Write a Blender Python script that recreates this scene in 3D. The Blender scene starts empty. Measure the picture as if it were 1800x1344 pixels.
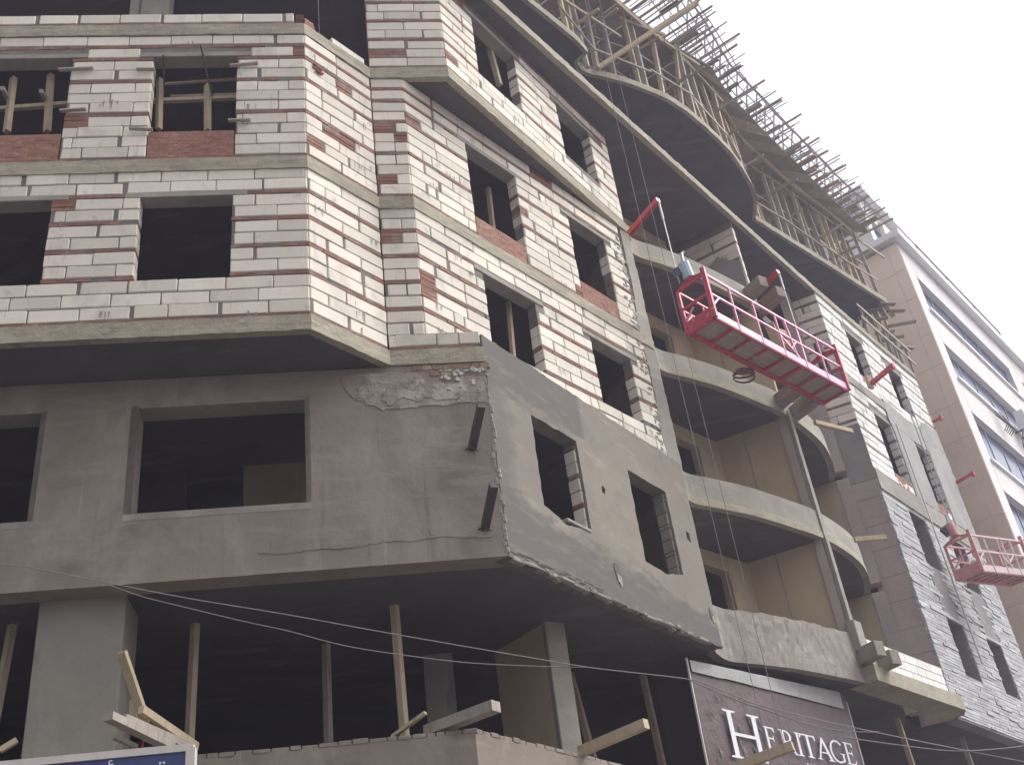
import bpy, bmesh, math, random
import numpy as np
from mathutils import Vector, Matrix

random.seed(7)
RND = random.Random(11)
S = bpy.context.scene
COL = S.collection

# ------------------------------------------------------------------ camera
CAM_H = 1.6
PITCH, ROLL = math.radians(32.90), math.radians(-8.04)
FPX = 1938.5                                   # focal length for an 1800 px wide frame
cam_d = bpy.data.cameras.new('camera')
cam = bpy.data.objects.new('camera', cam_d)
COL.objects.link(cam)
cam_d.sensor_fit = 'HORIZONTAL'
cam_d.sensor_width = 36.0
cam_d.lens = FPX / 1800 * 36.0
cam_d.clip_start = 0.05
cam_d.clip_end = 2000
_fw = Vector((0, math.cos(PITCH), math.sin(PITCH)))
_r0 = Vector((1, 0, 0))
_u0 = _r0.cross(_fw)
_r = _r0 * math.cos(ROLL) + _u0 * math.sin(ROLL)
_u = _u0 * math.cos(ROLL) - _r0 * math.sin(ROLL)
cam.matrix_world = Matrix(((_r.x, _u.x, -_fw.x, 0), (_r.y, _u.y, -_fw.y, 0), (_r.z, _u.z, -_fw.z, CAM_H), (0, 0, 0, 1)))
S.camera = cam

# ------------------------------------------------------------------ sky, sun, exposure
SUN_EL, SUN_AZ = math.radians(52), math.radians(78)       # azimuth from +Y towards +X
W = bpy.data.worlds.new('World')
S.world = W
W.use_nodes = True
nt = W.node_tree
nt.nodes.clear()
sky = nt.nodes.new('ShaderNodeTexSky')
sky.sky_type = 'NISHITA'
sky.sun_disc = False
sky.sun_elevation = SUN_EL
sky.sun_rotation = SUN_AZ
sky.air_density = 1.0
sky.dust_density = 6.0
sky.ozone_density = 1.0
hsv = nt.nodes.new('ShaderNodeHueSaturation')
hsv.inputs['Saturation'].default_value = 0.15
bg = nt.nodes.new('ShaderNodeBackground')
bg.inputs['Strength'].default_value = 0.15
wo = nt.nodes.new('ShaderNodeOutputWorld')
nt.links.new(sky.outputs[0], hsv.inputs['Color'])
nt.links.new(hsv.outputs[0], bg.inputs['Color'])
nt.links.new(bg.outputs[0], wo.inputs['Surface'])
sun_d = bpy.data.lights.new('sun', 'SUN')
sun_d.energy = 0.95
sun_d.angle = math.radians(35)
sun_d.color = (1.0, 0.97, 0.93)
sun = bpy.data.objects.new('sun', sun_d)
COL.objects.link(sun)
_sd = Vector((math.sin(SUN_AZ) * math.cos(SUN_EL), math.cos(SUN_AZ) * math.cos(SUN_EL), math.sin(SUN_EL)))
sun.rotation_euler = _sd.to_track_quat('Z', 'Y').to_euler()
sun.location = _sd * 60
S.view_settings.view_transform = 'Standard'
S.view_settings.look = 'None'
S.view_settings.exposure = 0.76
S.view_settings.gamma = 1.0
S.view_settings.use_curve_mapping = False
HAZE = .0021
S.render.engine = 'CYCLES'
S.cycles.volume_bounces = 0
S.cycles.max_bounces = 6
S.cycles.diffuse_bounces = 4

# ------------------------------------------------------------------ measuring helpers (real planes and levels)
def ray(u, v):
    return _fw + _r * ((u - 900) / FPX) - _u * ((v - 672) / FPX)

def at_z(u, v, z):
    d = ray(u, v)
    t = (z - CAM_H) / d.z
    return Vector((d.x * t, d.y * t, z))

def on_wall(u, v, a, b, off=0.0):
    """distance along the wall line a->b and height of the wall point seen there"""
    d = ray(u, v)
    ex = Vector((b[0] - a[0], b[1] - a[1])).normalized()
    n = Vector((ex.y, -ex.x))
    a2 = Vector((a[0], a[1])) + n * off
    t = (n.x * a2.x + n.y * a2.y) / (n.x * d.x + n.y * d.y)
    p = Vector((d.x * t, d.y * t))
    return (p - a2).dot(ex), d.z * t + CAM_H

def px_scale(p):
    q = Vector(p) - Vector((0, 0, CAM_H))
    dd = max(q.dot(_fw), .1)
    return 900 + FPX * q.dot(_r) / dd, 672 - FPX * q.dot(_u) / dd, FPX / dd

# ------------------------------------------------------------------ materials
def new_mat(name):
    m = bpy.data.materials.new(name)
    m.use_nodes = True
    n = m.node_tree
    n.nodes.clear()
    out = n.nodes.new('ShaderNodeOutputMaterial')
    p = n.nodes.new('ShaderNodeBsdfPrincipled')
    n.links.new(p.outputs[0], out.inputs[0])
    return m, n, p

def mixc(n, fac, a, b, blend='MIX'):
    x = n.nodes.new('ShaderNodeMix')
    x.data_type = 'RGBA'
    x.blend_type = blend
    for sock, val in ((x.inputs[0], fac), (x.inputs[6], a), (x.inputs[7], b)):
        if hasattr(val, 'links'):
            n.links.new(val, sock)
        elif isinstance(val, (int, float)):
            sock.default_value = val
        else:
            sock.default_value = (*val, 1)
    return x.outputs[2]

def noise(n, vec, scale, detail=4, rough=.55, dist=0):
    t = n.nodes.new('ShaderNodeTexNoise')
    t.inputs['Scale'].default_value = scale
    t.inputs['Detail'].default_value = detail
    t.inputs['Roughness'].default_value = rough
    t.inputs['Distortion'].default_value = dist
    n.links.new(vec, t.inputs['Vector'])
    return t.outputs[0]

def ramp(n, fac, lo, hi):
    r = n.nodes.new('ShaderNodeMapRange')
    r.inputs[1].default_value = lo
    r.inputs[2].default_value = hi
    n.links.new(fac, r.inputs[0])
    return r.outputs[0]

def mapping(n, vec, sc, loc=(0, 0, 0)):
    mp = n.nodes.new('ShaderNodeMapping')
    mp.inputs['Scale'].default_value = sc
    mp.inputs['Location'].default_value = loc
    n.links.new(vec, mp.inputs['Vector'])
    return mp.outputs[0]

def surface(name, c1, c2, scale=1.2, bump=.25, bscale=18, rough=.9, stains=(), tint=0.0, spec=.25, bdist=.02, fine=None):
    """matt building surface: two colours mottled by noise, stains=(colour, scale xyz, low, high, amount, seed)"""
    m, n, p = new_mat(name)
    geo = n.nodes.new('ShaderNodeNewGeometry')
    pos = geo.outputs['Position']
    f = ramp(n, noise(n, pos, scale, 6, .62, .4), .34, .66)
    col = mixc(n, f, c1, c2)
    for (sc, ss, lo, hi, amt, seed) in stains:
        v = mapping(n, pos, ss, (seed, seed * .7, seed * .3))
        k = ramp(n, noise(n, v, 1.0, 6, .6, .3), lo, hi)
        mm = n.nodes.new('ShaderNodeMath')
        mm.operation = 'MULTIPLY'
        mm.inputs[1].default_value = amt
        n.links.new(k, mm.inputs[0])
        col = mixc(n, mm.outputs[0], col, sc)
    if fine:
        k = ramp(n, noise(n, pos, fine[0], 3, .7), .3, .7)
        mm = n.nodes.new('ShaderNodeMath')
        mm.operation = 'MULTIPLY'
        mm.inputs[1].default_value = fine[1]
        n.links.new(k, mm.inputs[0])
        col = mixc(n, mm.outputs[0], col, tuple(x * .55 for x in c1))
    if tint:
        at = n.nodes.new('ShaderNodeAttribute')
        at.attribute_name = 'tint'
        k = n.nodes.new('ShaderNodeMapRange')
        k.inputs[3].default_value = 1 - tint
        k.inputs[4].default_value = 1 + tint * .6
        n.links.new(at.outputs['Fac'], k.inputs[0])
        cb = n.nodes.new('ShaderNodeCombineColor')
        for i in range(3):
            n.links.new(k.outputs[0], cb.inputs[i])
        col = mixc(n, 1.0, col, cb.outputs[0], 'MULTIPLY')
    n.links.new(col, p.inputs['Base Color'])
    p.inputs['Roughness'].default_value = rough
    p.inputs['Specular IOR Level'].default_value = spec
    if bump:
        b = n.nodes.new('ShaderNodeBump')
        b.inputs['Strength'].default_value = bump
        b.inputs['Distance'].default_value = bdist
        n.links.new(noise(n, pos, bscale, 6, .65), b.inputs['Height'])
        n.links.new(b.outputs[0], p.inputs['Normal'])
    return m

def paint(name, c, rough=.4, metal=0, spec=.5, coat=0, vary=.15, wear=0.0):
    m, n, p = new_mat(name)
    geo = n.nodes.new('ShaderNodeNewGeometry')
    pos = geo.outputs['Position']
    f = ramp(n, noise(n, pos, 9, 4), .3, .7)
    col = mixc(n, f, c, tuple(x * (1 - vary) for x in c))
    if wear:
        for sc, seed, lo, hi, cc in ((7.0, 2.0, .58, .64, (.36, .33, .30)), (16.0, 8.0, .60, .66, (.16, .07, .05)), (2.2, 5.0, .55, .75, tuple(x * .72 + .06 for x in c))):
            k = n.nodes.new('ShaderNodeMath')
            k.operation = 'MULTIPLY'
            k.inputs[1].default_value = wear
            n.links.new(ramp(n, noise(n, mapping(n, pos, (sc, sc, sc), (seed, seed, seed)), 1.0, 5, .65), lo, hi), k.inputs[0])
            col = mixc(n, k.outputs[0], col, cc)
    n.links.new(col, p.inputs['Base Color'])
    p.inputs['Roughness'].default_value = rough
    p.inputs['Metallic'].default_value = metal
    p.inputs['Specular IOR Level'].default_value = spec
    p.inputs['Coat Weight'].default_value = coat
    p.inputs['Coat Roughness'].default_value = .25
    return m

GREY = (.30, .28, .26)
M_block = surface('white_block', (.82, .762, .665), (.745, .688, .595), 2.2, .35, 45, .92,
                  stains=(((.40, .37, .34), (9, 9, .9), .60, .72, .55, 3.0), ((.45, .41, .37), (3.2, 3.2, 3.2), .62, .70, .6, 9.0),
                          ((.36, .27, .22), (14, 14, 2.5), .66, .74, .4, 15.0), ((.50, .46, .41), (1.6, 1.6, 1.2), .56, .68, .5, 27.0)), tint=.15, fine=(60, .15))
M_block_d = surface('clean_white_block', (.80, .785, .76), (.74, .72, .69), 2.2, .3, 45, .92,
                    stains=(((.42, .40, .38), (6, 6, 1.4), .62, .72, .6, 5.0),), tint=.08)
M_mortar = surface('grey_mortar', (.235, .21, .19), (.165, .15, .135), 4, .6, 30)
M_oldbrick = surface('old_tan_brick', (.36, .245, .165), (.27, .18, .125), 5, .5, 40, stains=(((.40, .36, .30), (5, 5, 5), .52, .66, .7, 2.0),), tint=.3)
M_torn = surface('torn_plaster', (.37, .32, .27), (.27, .235, .20), 2.2, .9, 5, bdist=.06, stains=(((.47, .43, .37), (2.4, 2.4, 2.4), .54, .60, .8, 3.0), ((.20, .17, .15), (2.8, 2.8, 3.4), .56, .64, .75, 9.0)))
M_smear = surface('dried_mortar', (.33, .31, .285), (.25, .235, .22), 5, .5, 30)
M_red = surface('red_brick', (.30, .148, .103), (.24, .118, .085), 6, .4, 50, stains=(((.33, .29, .26), (4, 4, 5), .52, .66, .75, 2.0),), tint=.25)
M_perf = surface('perforated_red_brick', (.35, .185, .135), (.28, .14, .105), 6, .3, 50, stains=(((.12, .06, .055), (42, 42, 16), .60, .66, .8, 2.0), ((.45, .38, .35), (5, 5, 9), .58, .7, .6, 7.0)), tint=.15)
M_dred = surface('brown_brick', (.36, .29, .265), (.29, .23, .21), 6, .4, 50, tint=.2)
M_band = surface('band_concrete', (.40, .365, .28), (.30, .275, .215), 2.0, .7, 14, bdist=.03,
                 stains=(((.45, .41, .33), (.8, .8, 9), .50, .62, .6, 4.0), ((.16, .14, .12), (2, 2, 18), .60, .68, .6, 8.0)))
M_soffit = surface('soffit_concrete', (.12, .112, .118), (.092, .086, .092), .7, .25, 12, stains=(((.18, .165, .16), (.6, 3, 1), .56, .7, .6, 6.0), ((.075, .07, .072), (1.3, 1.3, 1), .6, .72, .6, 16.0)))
M_plaster = surface('brown_grey_plaster', (.30, .255, .212), (.235, .203, .172), 0.9, .5, 7, bdist=.02,
                    stains=(((.36, .318, .265), (1.1, 1.1, .5), .50, .62, .7, 1.0), ((.17, .142, .122), (.6, .6, 1.1), .54, .68, .65, 12.0),
                            ((.40, .375, .335), (8, 8, .30), .64, .71, .65, 22.0), ((.165, .14, .12), (6, 6, .28), .62, .70, .45, 41.0),
                            ((.33, .29, .245), (.9, .9, 5.5), .54, .62, .5, 33.0)), fine=(30, .14))
M_plaster_c = surface('grey_plaster', (.30, .285, .27), (.25, .24, .232), .8, .35, 9, bdist=.015,
                      stains=(((.185, .19, .20), (.45, .45, .8), .50, .60, .75, 31.0), ((.36, .345, .325), (1.5, 1.5, 3.2), .58, .68, .6, 7.0),
                              ((.23, .22, .215), (2.5, 2.5, 2), .55, .7, .4, 17.0)), fine=(35, .08))
def fresh_patches(m, o, e):
    """still damp areas of the render with soft, ragged borders, laid out along the wall (s) and up it (z)"""
    n = m.node_tree
    p = [x for x in n.nodes if x.type == 'BSDF_PRINCIPLED'][0]
    col = p.inputs['Base Color'].links[0].from_socket
    pos = n.nodes.new('ShaderNodeNewGeometry').outputs['Position']
    def M(op, a, b):
        x = n.nodes.new('ShaderNodeMath')
        x.operation = op
        for i_, v_ in enumerate((a, b)):
            if hasattr(v_, 'links'): n.links.new(v_, x.inputs[i_])
            else: x.inputs[i_].default_value = v_
        return x.outputs[0]
    sx = n.nodes.new('ShaderNodeSeparateXYZ')
    n.links.new(pos, sx.inputs[0])
    s_ = M('ADD', M('MULTIPLY', M('SUBTRACT', sx.outputs[0], o[0]), e[0]), M('MULTIPLY', M('SUBTRACT', sx.outputs[1], o[1]), e[1]))
    wob = M('MULTIPLY', M('SUBTRACT', noise(n, pos, 1.6, 5, .6), .5), 1.5)
    wob2 = M('MULTIPLY', M('SUBTRACT', noise(n, mapping(n, pos, (1, 1, 2.5)), 2.7, 5, .6), .5), .9)
    z = sx.outputs[2]
    top = M('MULTIPLY', ramp(n, M('ADD', z, wob2), 10.02, 10.30), ramp(n, M('ADD', s_, M('MULTIPLY', wob, .12)), 2.50, 2.42))
    low = ramp(n, M('ADD', M('ADD', z, wob2), M('MULTIPLY', s_, .09)), 8.58, 8.34)
    lef = M('MULTIPLY', ramp(n, M('ADD', s_, wob), .55, .15), .8)
    k = M('MULTIPLY', M('MINIMUM', M('ADD', M('ADD', top, low), lef), 1.0), .88)
    strk = ramp(n, noise(n, mapping(n, pos, (1.1, 1.1, 5.0)), 1.3, 5, .6), .54, .66)
    dampc = mixc(n, M('MULTIPLY', strk, .55), (.122, .116, .110), (.225, .203, .172))
    n.links.new(mixc(n, k, col, dampc), p.inputs['Base Color'])
M_rough = surface('rough_cast_plaster', (.335, .30, .265), (.25, .225, .20), 2.4, .35, 9, bdist=.03,
                  stains=(((.45, .42, .37), (3, 3, 3), .57, .66, .6, 3.0), ((.17, .15, .135), (4, 4, 4), .6, .68, .6, 6.0)))
M_beige = surface('beige_plaster', (.53, .435, .29), (.45, .37, .25), .8, .3, 10, stains=(((.64, .53, .36), (.8, .8, .5), .5, .65, .6, 2.0), ((.38, .31, .21), (1.6, 1.6, .6), .6, .72, .5, 5.0)))
M_conc = surface('cast_concrete', (.345, .325, .28), (.27, .255, .225), 1.4, .4, 14, stains=(((.42, .40, .36), (.7, .7, 4), .54, .66, .5, 3.0), ((.2, .19, .175), (2, 2, .5), .6, .7, .5, 13.0)))
M_col = surface('column_concrete', (.28, .265, .225), (.225, .215, .19), 1.3, .4, 14, stains=(((.36, .345, .30), (1, 1, .5), .55, .66, .5, 3.0), ((.14, .13, .115), (3, 3, .6), .62, .7, .5, 13.0)))
M_mauve = surface('mauve_brown_panel', (.42, .35, .325), (.36, .30, .28), 1.2, .5, 12, stains=(((.49, .42, .39), (1.5, 1.5, .7), .56, .68, .5, 3.0),))
M_stone = surface('grey_slate', (.54, .54, .55), (.44, .445, .455), 3, .6, 22, tint=.22, stains=(((.62, .62, .62), (3, 3, 5), .56, .68, .5, 3.0),))
M_dark = surface('dark_interior', (.07, .056, .062), (.05, .041, .046), 1, .2, 10)  # shade of the unlit rooms put into the wall colour
M_wood = surface('timber', (.50, .41, .285), (.41, .335, .23), 5, .3, 30, .8, stains=(((.22, .17, .12), (25, 25, 1.2), .55, .7, .5, 3.0),), tint=.30)
M_woodg = surface('weathered_timber', (.42, .375, .32), (.34, .305, .265), 5, .3, 30, .85, stains=(((.16, .135, .11), (25, 25, 1.2), .55, .7, .5, 3.0),), tint=.30)
M_redp = paint('red_paint', (.48, .028, .075), .45, 0, .5, .2, wear=.6)
M_armp = paint('red_arm_paint', (.50, .03, .045), .45, 0, .5, .2, wear=.35)
M_redlit = paint('lit_red_paint', (.72, .27, .45), .45, 0, .5, .3, .1, wear=.4)  # street side of the red platform: light and glare put into the colour
M_salmon = paint('salmon_paint', (.60, .27, .27), .5, 0, .5, .1, wear=.5)
M_paleP = paint('pale_pink_paint', (.78, .62, .64), .5, 0, .5, .1, wear=.3)
M_deck = surface('platform_deck', (.38, .325, .28), (.30, .255, .22), 3, .2, 20, .6)
M_steel = paint('grey_steel', (.42, .43, .45), .35, .6)
M_dsteel = paint('dark_steel', (.06, .05, .05), .6, .2)
M_dwood = surface('dark_timber', (.115, .095, .09), (.085, .07, .07), 5, .3, 30, .8, tint=.2)
M_glarebar = paint('glare_washed_rebar', (.40, .36, .40), .7, .1)  # greyish lavender, the glare around the bars put into their colour
M_hoist = paint('pale_blue_paint', (.42, .56, .68), .4)
M_hoistd = paint('dark_blue_housing', (.06, .09, .14), .4)
M_cable = paint('cable_sheath', (.24, .20, .21), .6)
M_drope = paint('grey_cord', (.24, .23, .27), .7)
M_maroon = paint('maroon_rubber', (.13, .035, .05), .6)
M_rope = paint('steel_rope', (.50, .50, .52), .5, .3)
M_nwhite = surface('cream_render', (.74, .715, .70), (.68, .655, .645), .5, .2, 10, stains=(((.52, .50, .50), (2, 2, .25), .56, .7, .5, 3.0),))
M_npink = surface('pinkish_stone', (.88, .71, .575), (.80, .64, .515), .5, .2, 10, stains=(((.90, .78, .64), (.5, .5, .15), .50, .70, .6, 3.0), ((.70, .54, .46), (.8, .8, .25), .52, .74, .5, 8.0)))
M_nwall = paint('white_metal', (.82, .82, .84), .4)
M_wframe = paint('bluish_window_frame', (.30, .32, .40), .5)
M_ban = surface('brown_banner', (.105, .068, .070), (.08, .052, .056), 1.5, .5, 6, .5, bdist=.05, spec=.4)
M_bang = surface('grey_banner_cloth', (.40, .40, .38), (.32, .33, .32), 2, .5, 6, .6, bdist=.05)
M_crease = surface('creased_banner_cloth', (.34, .28, .26), (.22, .175, .165), 4, .9, 12, .45, bdist=.08, spec=.5)
M_letter = paint('white_print', (.72, .72, .76), .5)
M_blue = paint('blue_sign', (.045, .065, .22), .4, vary=.25)
M_frame = paint('sign_frame', (.62, .57, .54), .45)
M_bag = surface('pale_sack', (.60, .60, .55), (.45, .46, .42), 6, .5, 20)
M_ground = surface('dusty_ground', (.17, .155, .14), (.125, .115, .105), .3, .4, 6)
M_road = surface('asphalt', (.075, .072, .07), (.06, .058, .057), .5, .4, 40)
def glass_mat(name, c, rough=.08):
    m, n, p = new_mat(name)
    p.inputs['Base Color'].default_value = (*c, 1)
    p.inputs['Roughness'].default_value = rough
    p.inputs['Specular IOR Level'].default_value = .3
    return m
M_glass = glass_mat('blue_glass', (.085, .11, .22), .2)
M_glass2 = glass_mat('violet_glass', (.075, .09, .19), .2)

# ------------------------------------------------------------------ object helpers
WL = {}

def thing(name, label, cat, loc=(0, 0, 0), group=None):
    o = bpy.data.objects.new(name, None)
    COL.objects.link(o)
    o.empty_display_size = .2
    o.location = loc
    WL[o.name] = Vector(loc)
    o['label'] = label
    o['category'] = cat
    if group:
        o['group'] = group
    return o

class MB:
    """collects simple solids in world coordinates and links them as one mesh object"""
    def __init__(s):
        s.v, s.f, s.t = [], [], []
    def add(s, vs, fs, t=.5):
        k = len(s.v)
        s.v += [tuple(v) for v in vs]
        s.f += [tuple(i + k for i in f) for f in fs]
        s.t += [t] * len(fs)
        return s
    def box(s, o, x, y, z, t=.5):
        o, x, y, z = Vector(o), Vector(x), Vector(y), Vector(z)
        vs = [o, o + x, o + x + y, o + y, o + z, o + x + z, o + x + y + z, o + y + z]
        return s.add(vs, [(3, 2, 1, 0), (4, 5, 6, 7), (0, 1, 5, 4), (1, 2, 6, 5), (2, 3, 7, 6), (3, 0, 4, 7)], t)
    def chamfer(s, o, x, y, z, c, t=.5, j=0.0):
        """box with its eight corners cut and edges slightly rounded: inset faces"""
        o, x, y, z = Vector(o), Vector(x), Vector(y), Vector(z)
        lx, ly, lz = x.length, y.length, z.length
        ex, ey, ez = x / lx, y / ly, z / lz
        P = {}
        vs = []
        for ax in range(3):
            for sx in (0, 1):
                for a in (0, 1):
                    for b in (0, 1):
                        dims = [lx, ly, lz]
                        q = [0, 0, 0]
                        q[ax] = dims[ax] * sx
                        o1, o2 = [i for i in range(3) if i != ax]
                        c1 = c + RND.uniform(0, j)
                        c2 = c + RND.uniform(0, j)
                        q[o1] = c1 if a == 0 else dims[o1] - c1
                        q[o2] = c2 if b == 0 else dims[o2] - c2
                        P[(ax, sx, a, b)] = len(vs)
                        vs.append(o + ex * q[0] + ey * q[1] + ez * q[2])
        fs = []
        for ax in range(3):
            for sx in (0, 1):
                fs.append(tuple(P[(ax, sx, a, b)] for a, b in ((0, 0), (1, 0), (1, 1), (0, 1))))
        # edge strips: edge parallel to axis k between faces of the other two axes
        for k in range(3):
            o1, o2 = [i for i in range(3) if i != k]
            for s1 in (0, 1):
                for s2 in (0, 1):
                    def g(ax, sx, other, so, kk):
                        oo = [i for i in range(3) if i != ax]
                        ab = [0, 0]
                        ab[oo.index(other)] = so
                        ab[oo.index(k)] = kk
                        return P[(ax, sx, ab[0], ab[1])]
                    fs.append((g(o1, s1, o2, s2, 0), g(o1, s1, o2, s2, 1), g(o2, s2, o1, s1, 1), g(o2, s2, o1, s1, 0)))
        for a in (0, 1):
            for b in (0, 1):
                for cc in (0, 1):
                    fs.append((P[(0, a, b, cc)], P[(1, b, a, cc)], P[(2, cc, a, b)]))
        return s.add(vs, fs, t)
    def bar(s, a, b, w, h=None, up=(0, 0, 1), t=.5):
        a, b = Vector(a), Vector(b)
        h = h or w
        d = (b - a).normalized()
        upv = Vector(up)
        if abs(d.dot(upv)) > .95:
            upv = Vector((.55, .83, 0))
        x = d.cross(upv).normalized()
        y = x.cross(d).normalized()
        o = a - x * w / 2 - y * h / 2
        return s.box(o, x * w, b - a, y * h, t)
    def tube(s, pts, r, n=6, t=.5):
        pts = [Vector(p) for p in pts]
        k0 = []
        vs, fs = [], []
        for i, p in enumerate(pts):
            d = (pts[min(i + 1, len(pts) - 1)] - pts[max(i - 1, 0)]).normalized()
            ref = Vector((0, 0, 1)) if abs(d.z) < .9 else Vector((1, 0, 0))
            x = d.cross(ref).normalized()
            y = x.cross(d)
            for j in range(n):
                a = 2 * math.pi * j / n
                vs.append(p + (x * math.cos(a) + y * math.sin(a)) * r)
        for i in range(len(pts) - 1):
            for j in range(n):
                fs.append((i * n + j, i * n + (j + 1) % n, (i + 1) * n + (j + 1) % n, (i + 1) * n + j))
        fs.append(tuple(range(n))[::-1])
        fs.append(tuple((len(pts) - 1) * n + j for j in range(n)))
        return s.add(vs, fs, t)
    def prism(s, poly, z0, z1, t=.5):
        n = len(poly)
        vs = [(p[0], p[1], z0) for p in poly] + [(p[0], p[1], z1) for p in poly]
        fs = [tuple(range(n))[::-1], tuple(range(n, 2 * n))]
        fs += [(i, (i + 1) % n, n + (i + 1) % n, n + i) for i in range(n)]
        return s.add(vs, fs, t)
    def ribbon(s, pts, thick, z0, z1, t=.5):
        """upright curved strip (parapet, beam) following plan points, thickness to the left-hand side"""
        pts = [Vector((p[0], p[1])) for p in pts]
        inn = []
        for i, p in enumerate(pts):
            d = (pts[min(i + 1, len(pts) - 1)] - pts[max(i - 1, 0)]).normalized()
            inn.append(p + Vector((-d.y, d.x)) * thick)
        vs, fs = [], []
        for p, q in zip(pts, inn):
            vs += [(p.x, p.y, z0), (p.x, p.y, z1), (q.x, q.y, z1), (q.x, q.y, z0)]
        for i in range(len(pts) - 1):
            a, b = i * 4, i * 4 + 4
            for k in range(4):
                fs.append((a + k, b + k, b + (k + 1) % 4, a + (k + 1) % 4))
        fs.append((0, 1, 2, 3))
        e = (len(pts) - 1) * 4
        fs.append((e + 3, e + 2, e + 1, e))
        return s.add(vs, fs, t)
    def build(s, name, mat, parent=None, kind=None, smooth=False, fix=True):
        me = bpy.data.meshes.new(name)
        vs = [Vector(v) for v in s.v]
        lo = Vector([min(v[i] for v in vs) for i in range(3)])
        hi = Vector([max(v[i] for v in vs) for i in range(3)])
        o0 = Vector(((lo.x + hi.x) / 2, (lo.y + hi.y) / 2, lo.z))
        me.from_pydata([v - o0 for v in vs], [], s.f)
        at = me.attributes.new('tint', 'FLOAT', 'FACE')
        at.data.foreach_set('value', s.t)
        me.materials.append(mat)
        if fix:
            bm = bmesh.new()
            bm.from_mesh(me)
            bmesh.ops.recalc_face_normals(bm, faces=bm.faces)
            bm.to_mesh(me)
            bm.free()
        if smooth:
            for p in me.polygons:
                p.use_smooth = True
        o = bpy.data.objects.new(name, me)
        COL.objects.link(o)
        WL[o.name] = o0
        if parent:
            o.parent = parent
            o.location = o0 - WL[parent.name]
        else:
            o.location = o0
        if kind:
            o['kind'] = kind
        return o

def tag(o, label, cat, group=None):
    o['label'] = label
    o['category'] = cat
    if group:
        o['group'] = group
    return o

class Frame:
    """a vertical wall: a->b along the base, outward normal to the right of a->b seen from above"""
    def __init__(s, a, b):
        s.a = Vector((a[0], a[1]))
        e = Vector((b[0], b[1])) - s.a
        s.L = e.length
        s.e = e / s.L
        s.n = Vector((s.e.y, -s.e.x))
    def p(s, x, z, out=0.0):
        q = s.a + s.e * x + s.n * out
        return Vector((q.x, q.y, z))
    def ex(s):
        return Vector((s.e.x, s.e.y, 0))
    def en(s):
        return Vector((s.n.x, s.n.y, 0))

UP = Vector((0, 0, 1))

def wall_poly(F, outer, holes, th, off=0.0, jit=0.0, seg=0.12, jit_outer=0.0):
    """wall sheet with holes in wall coordinates, given thickness; jagged hole edges when jit > 0"""
    mb = MB()
    loops = []
    def dense(lp, j):
        out = []
        for i in range(len(lp)):
            x0, z0 = lp[i]
            x1, z1 = lp[(i + 1) % len(lp)]
            L = math.hypot(x1 - x0, z1 - z0)
            k = max(1, int(L / seg)) if j > 0 else 1
            for q in range(k):
                t = q / k
                if q and j:
                    t += RND.uniform(-.3, .3) / k
                jx = RND.uniform(-j, j) if (j and q) else 0
                jz = RND.uniform(-j, j) if (j and q) else 0
                out.append((x0 + (x1 - x0) * t + jx, z0 + (z1 - z0) * t + jz))
        return out
    loops.append(dense(outer, jit_outer))
    for h in holes:
        if len(h) == 4 and not hasattr(h[0], '__len__'):
            x0, x1, z0, z1 = h
            h = [(x0, z0), (x1, z0), (x1, z1), (x0, z1)]
        loops.append(dense(h, jit))
    bm = bmesh.new()
    edges = []
    allv = []
    for lp in loops:
        vs = [bm.verts.new(F.p(x, z, off)) for x, z in lp]
        allv.append(vs)
        for i in range(len(vs)):
            edges.append(bm.edges.new((vs[i], vs[(i + 1) % len(vs)])))
    bmesh.ops.triangle_fill(bm, edges=edges, use_beauty=True, use_dissolve=False)
    bm.verts.index_update()
    fr = [v.co.copy() for v in bm.verts]
    fs = [tuple(v.index for v in f.verts) for f in bm.faces]
    n0 = len(fr)
    lidx = [[v.index for v in vs] for vs in allv]
    bm.free()
    nn = F.en() * th
    vs = fr + [v - nn for v in fr]
    faces = fs + [tuple(i + n0 for i in f[::-1]) for f in fs]
    for l in lidx:
        for i in range(len(l)):
            a, b = l[i], l[(i + 1) % len(l)]
            faces.append((a, b, b + n0, a + n0))
    mb.add(vs, faces)
    return mb

# ------------------------------------------------------------------ building plan (metres, camera at the origin)
ANG = math.radians(9.075)
DV = Vector((math.cos(ANG), math.sin(ANG)))
NB = Vector((-DV.y, DV.x))                      # into the building, away from the left face
AB = Vector((-2.576, 11.848))
BA = Vector((-1.692, 12.954))
PM = Vector((-1.150, 13.05))
PU = Vector((-0.356, 13.174))
PR = Vector((2.834, 18.010))
DC = Vector((8.70, 25.12))
DE = Vector((12.89, 30.75))
Z0, Z1, Z2, Z3, Z4, Z5 = 7.50, 10.55, 13.55, 16.57, 19.50, 22.55
TH = .23
ARC = [(2.70, 18.10), (3.02, 18.78), (3.60, 19.22), (4.35, 19.80), (5.20, 20.60), (5.90, 21.32), (6.60, 22.30), (7.10, 23.20), (7.45, 24.2), (7.62, 25.0)]
def smooth_curve(pts, k=4):
    P = [Vector(p) for p in pts]
    out = []
    for i in range(len(P) - 1):
        p0, p1, p2, p3 = P[max(i - 1, 0)], P[i], P[i + 1], P[min(i + 2, len(P) - 1)]
        for q in range(k):
            t = q / k
            out.append(.5 * ((2 * p1) + (p2 - p0) * t + (2 * p0 - 5 * p1 + 4 * p2 - p3) * t * t + (3 * p1 - p0 - 3 * p2 + p3) * t ** 3))
    out.append(P[-1])
    return out
ARCS = smooth_curve(ARC)
AL = AB - DV * 9.5
BL = BA - DV * 9.5
BACK = [(14.2, 34.0), (4.0, 41.0), (-12.5, 27.0)]
def back_pts():
    return [Vector(p) for p in BACK]
D_IN = Vector((8.70, 25.12)) + Vector((-.94, .34)) * 3.0

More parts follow.
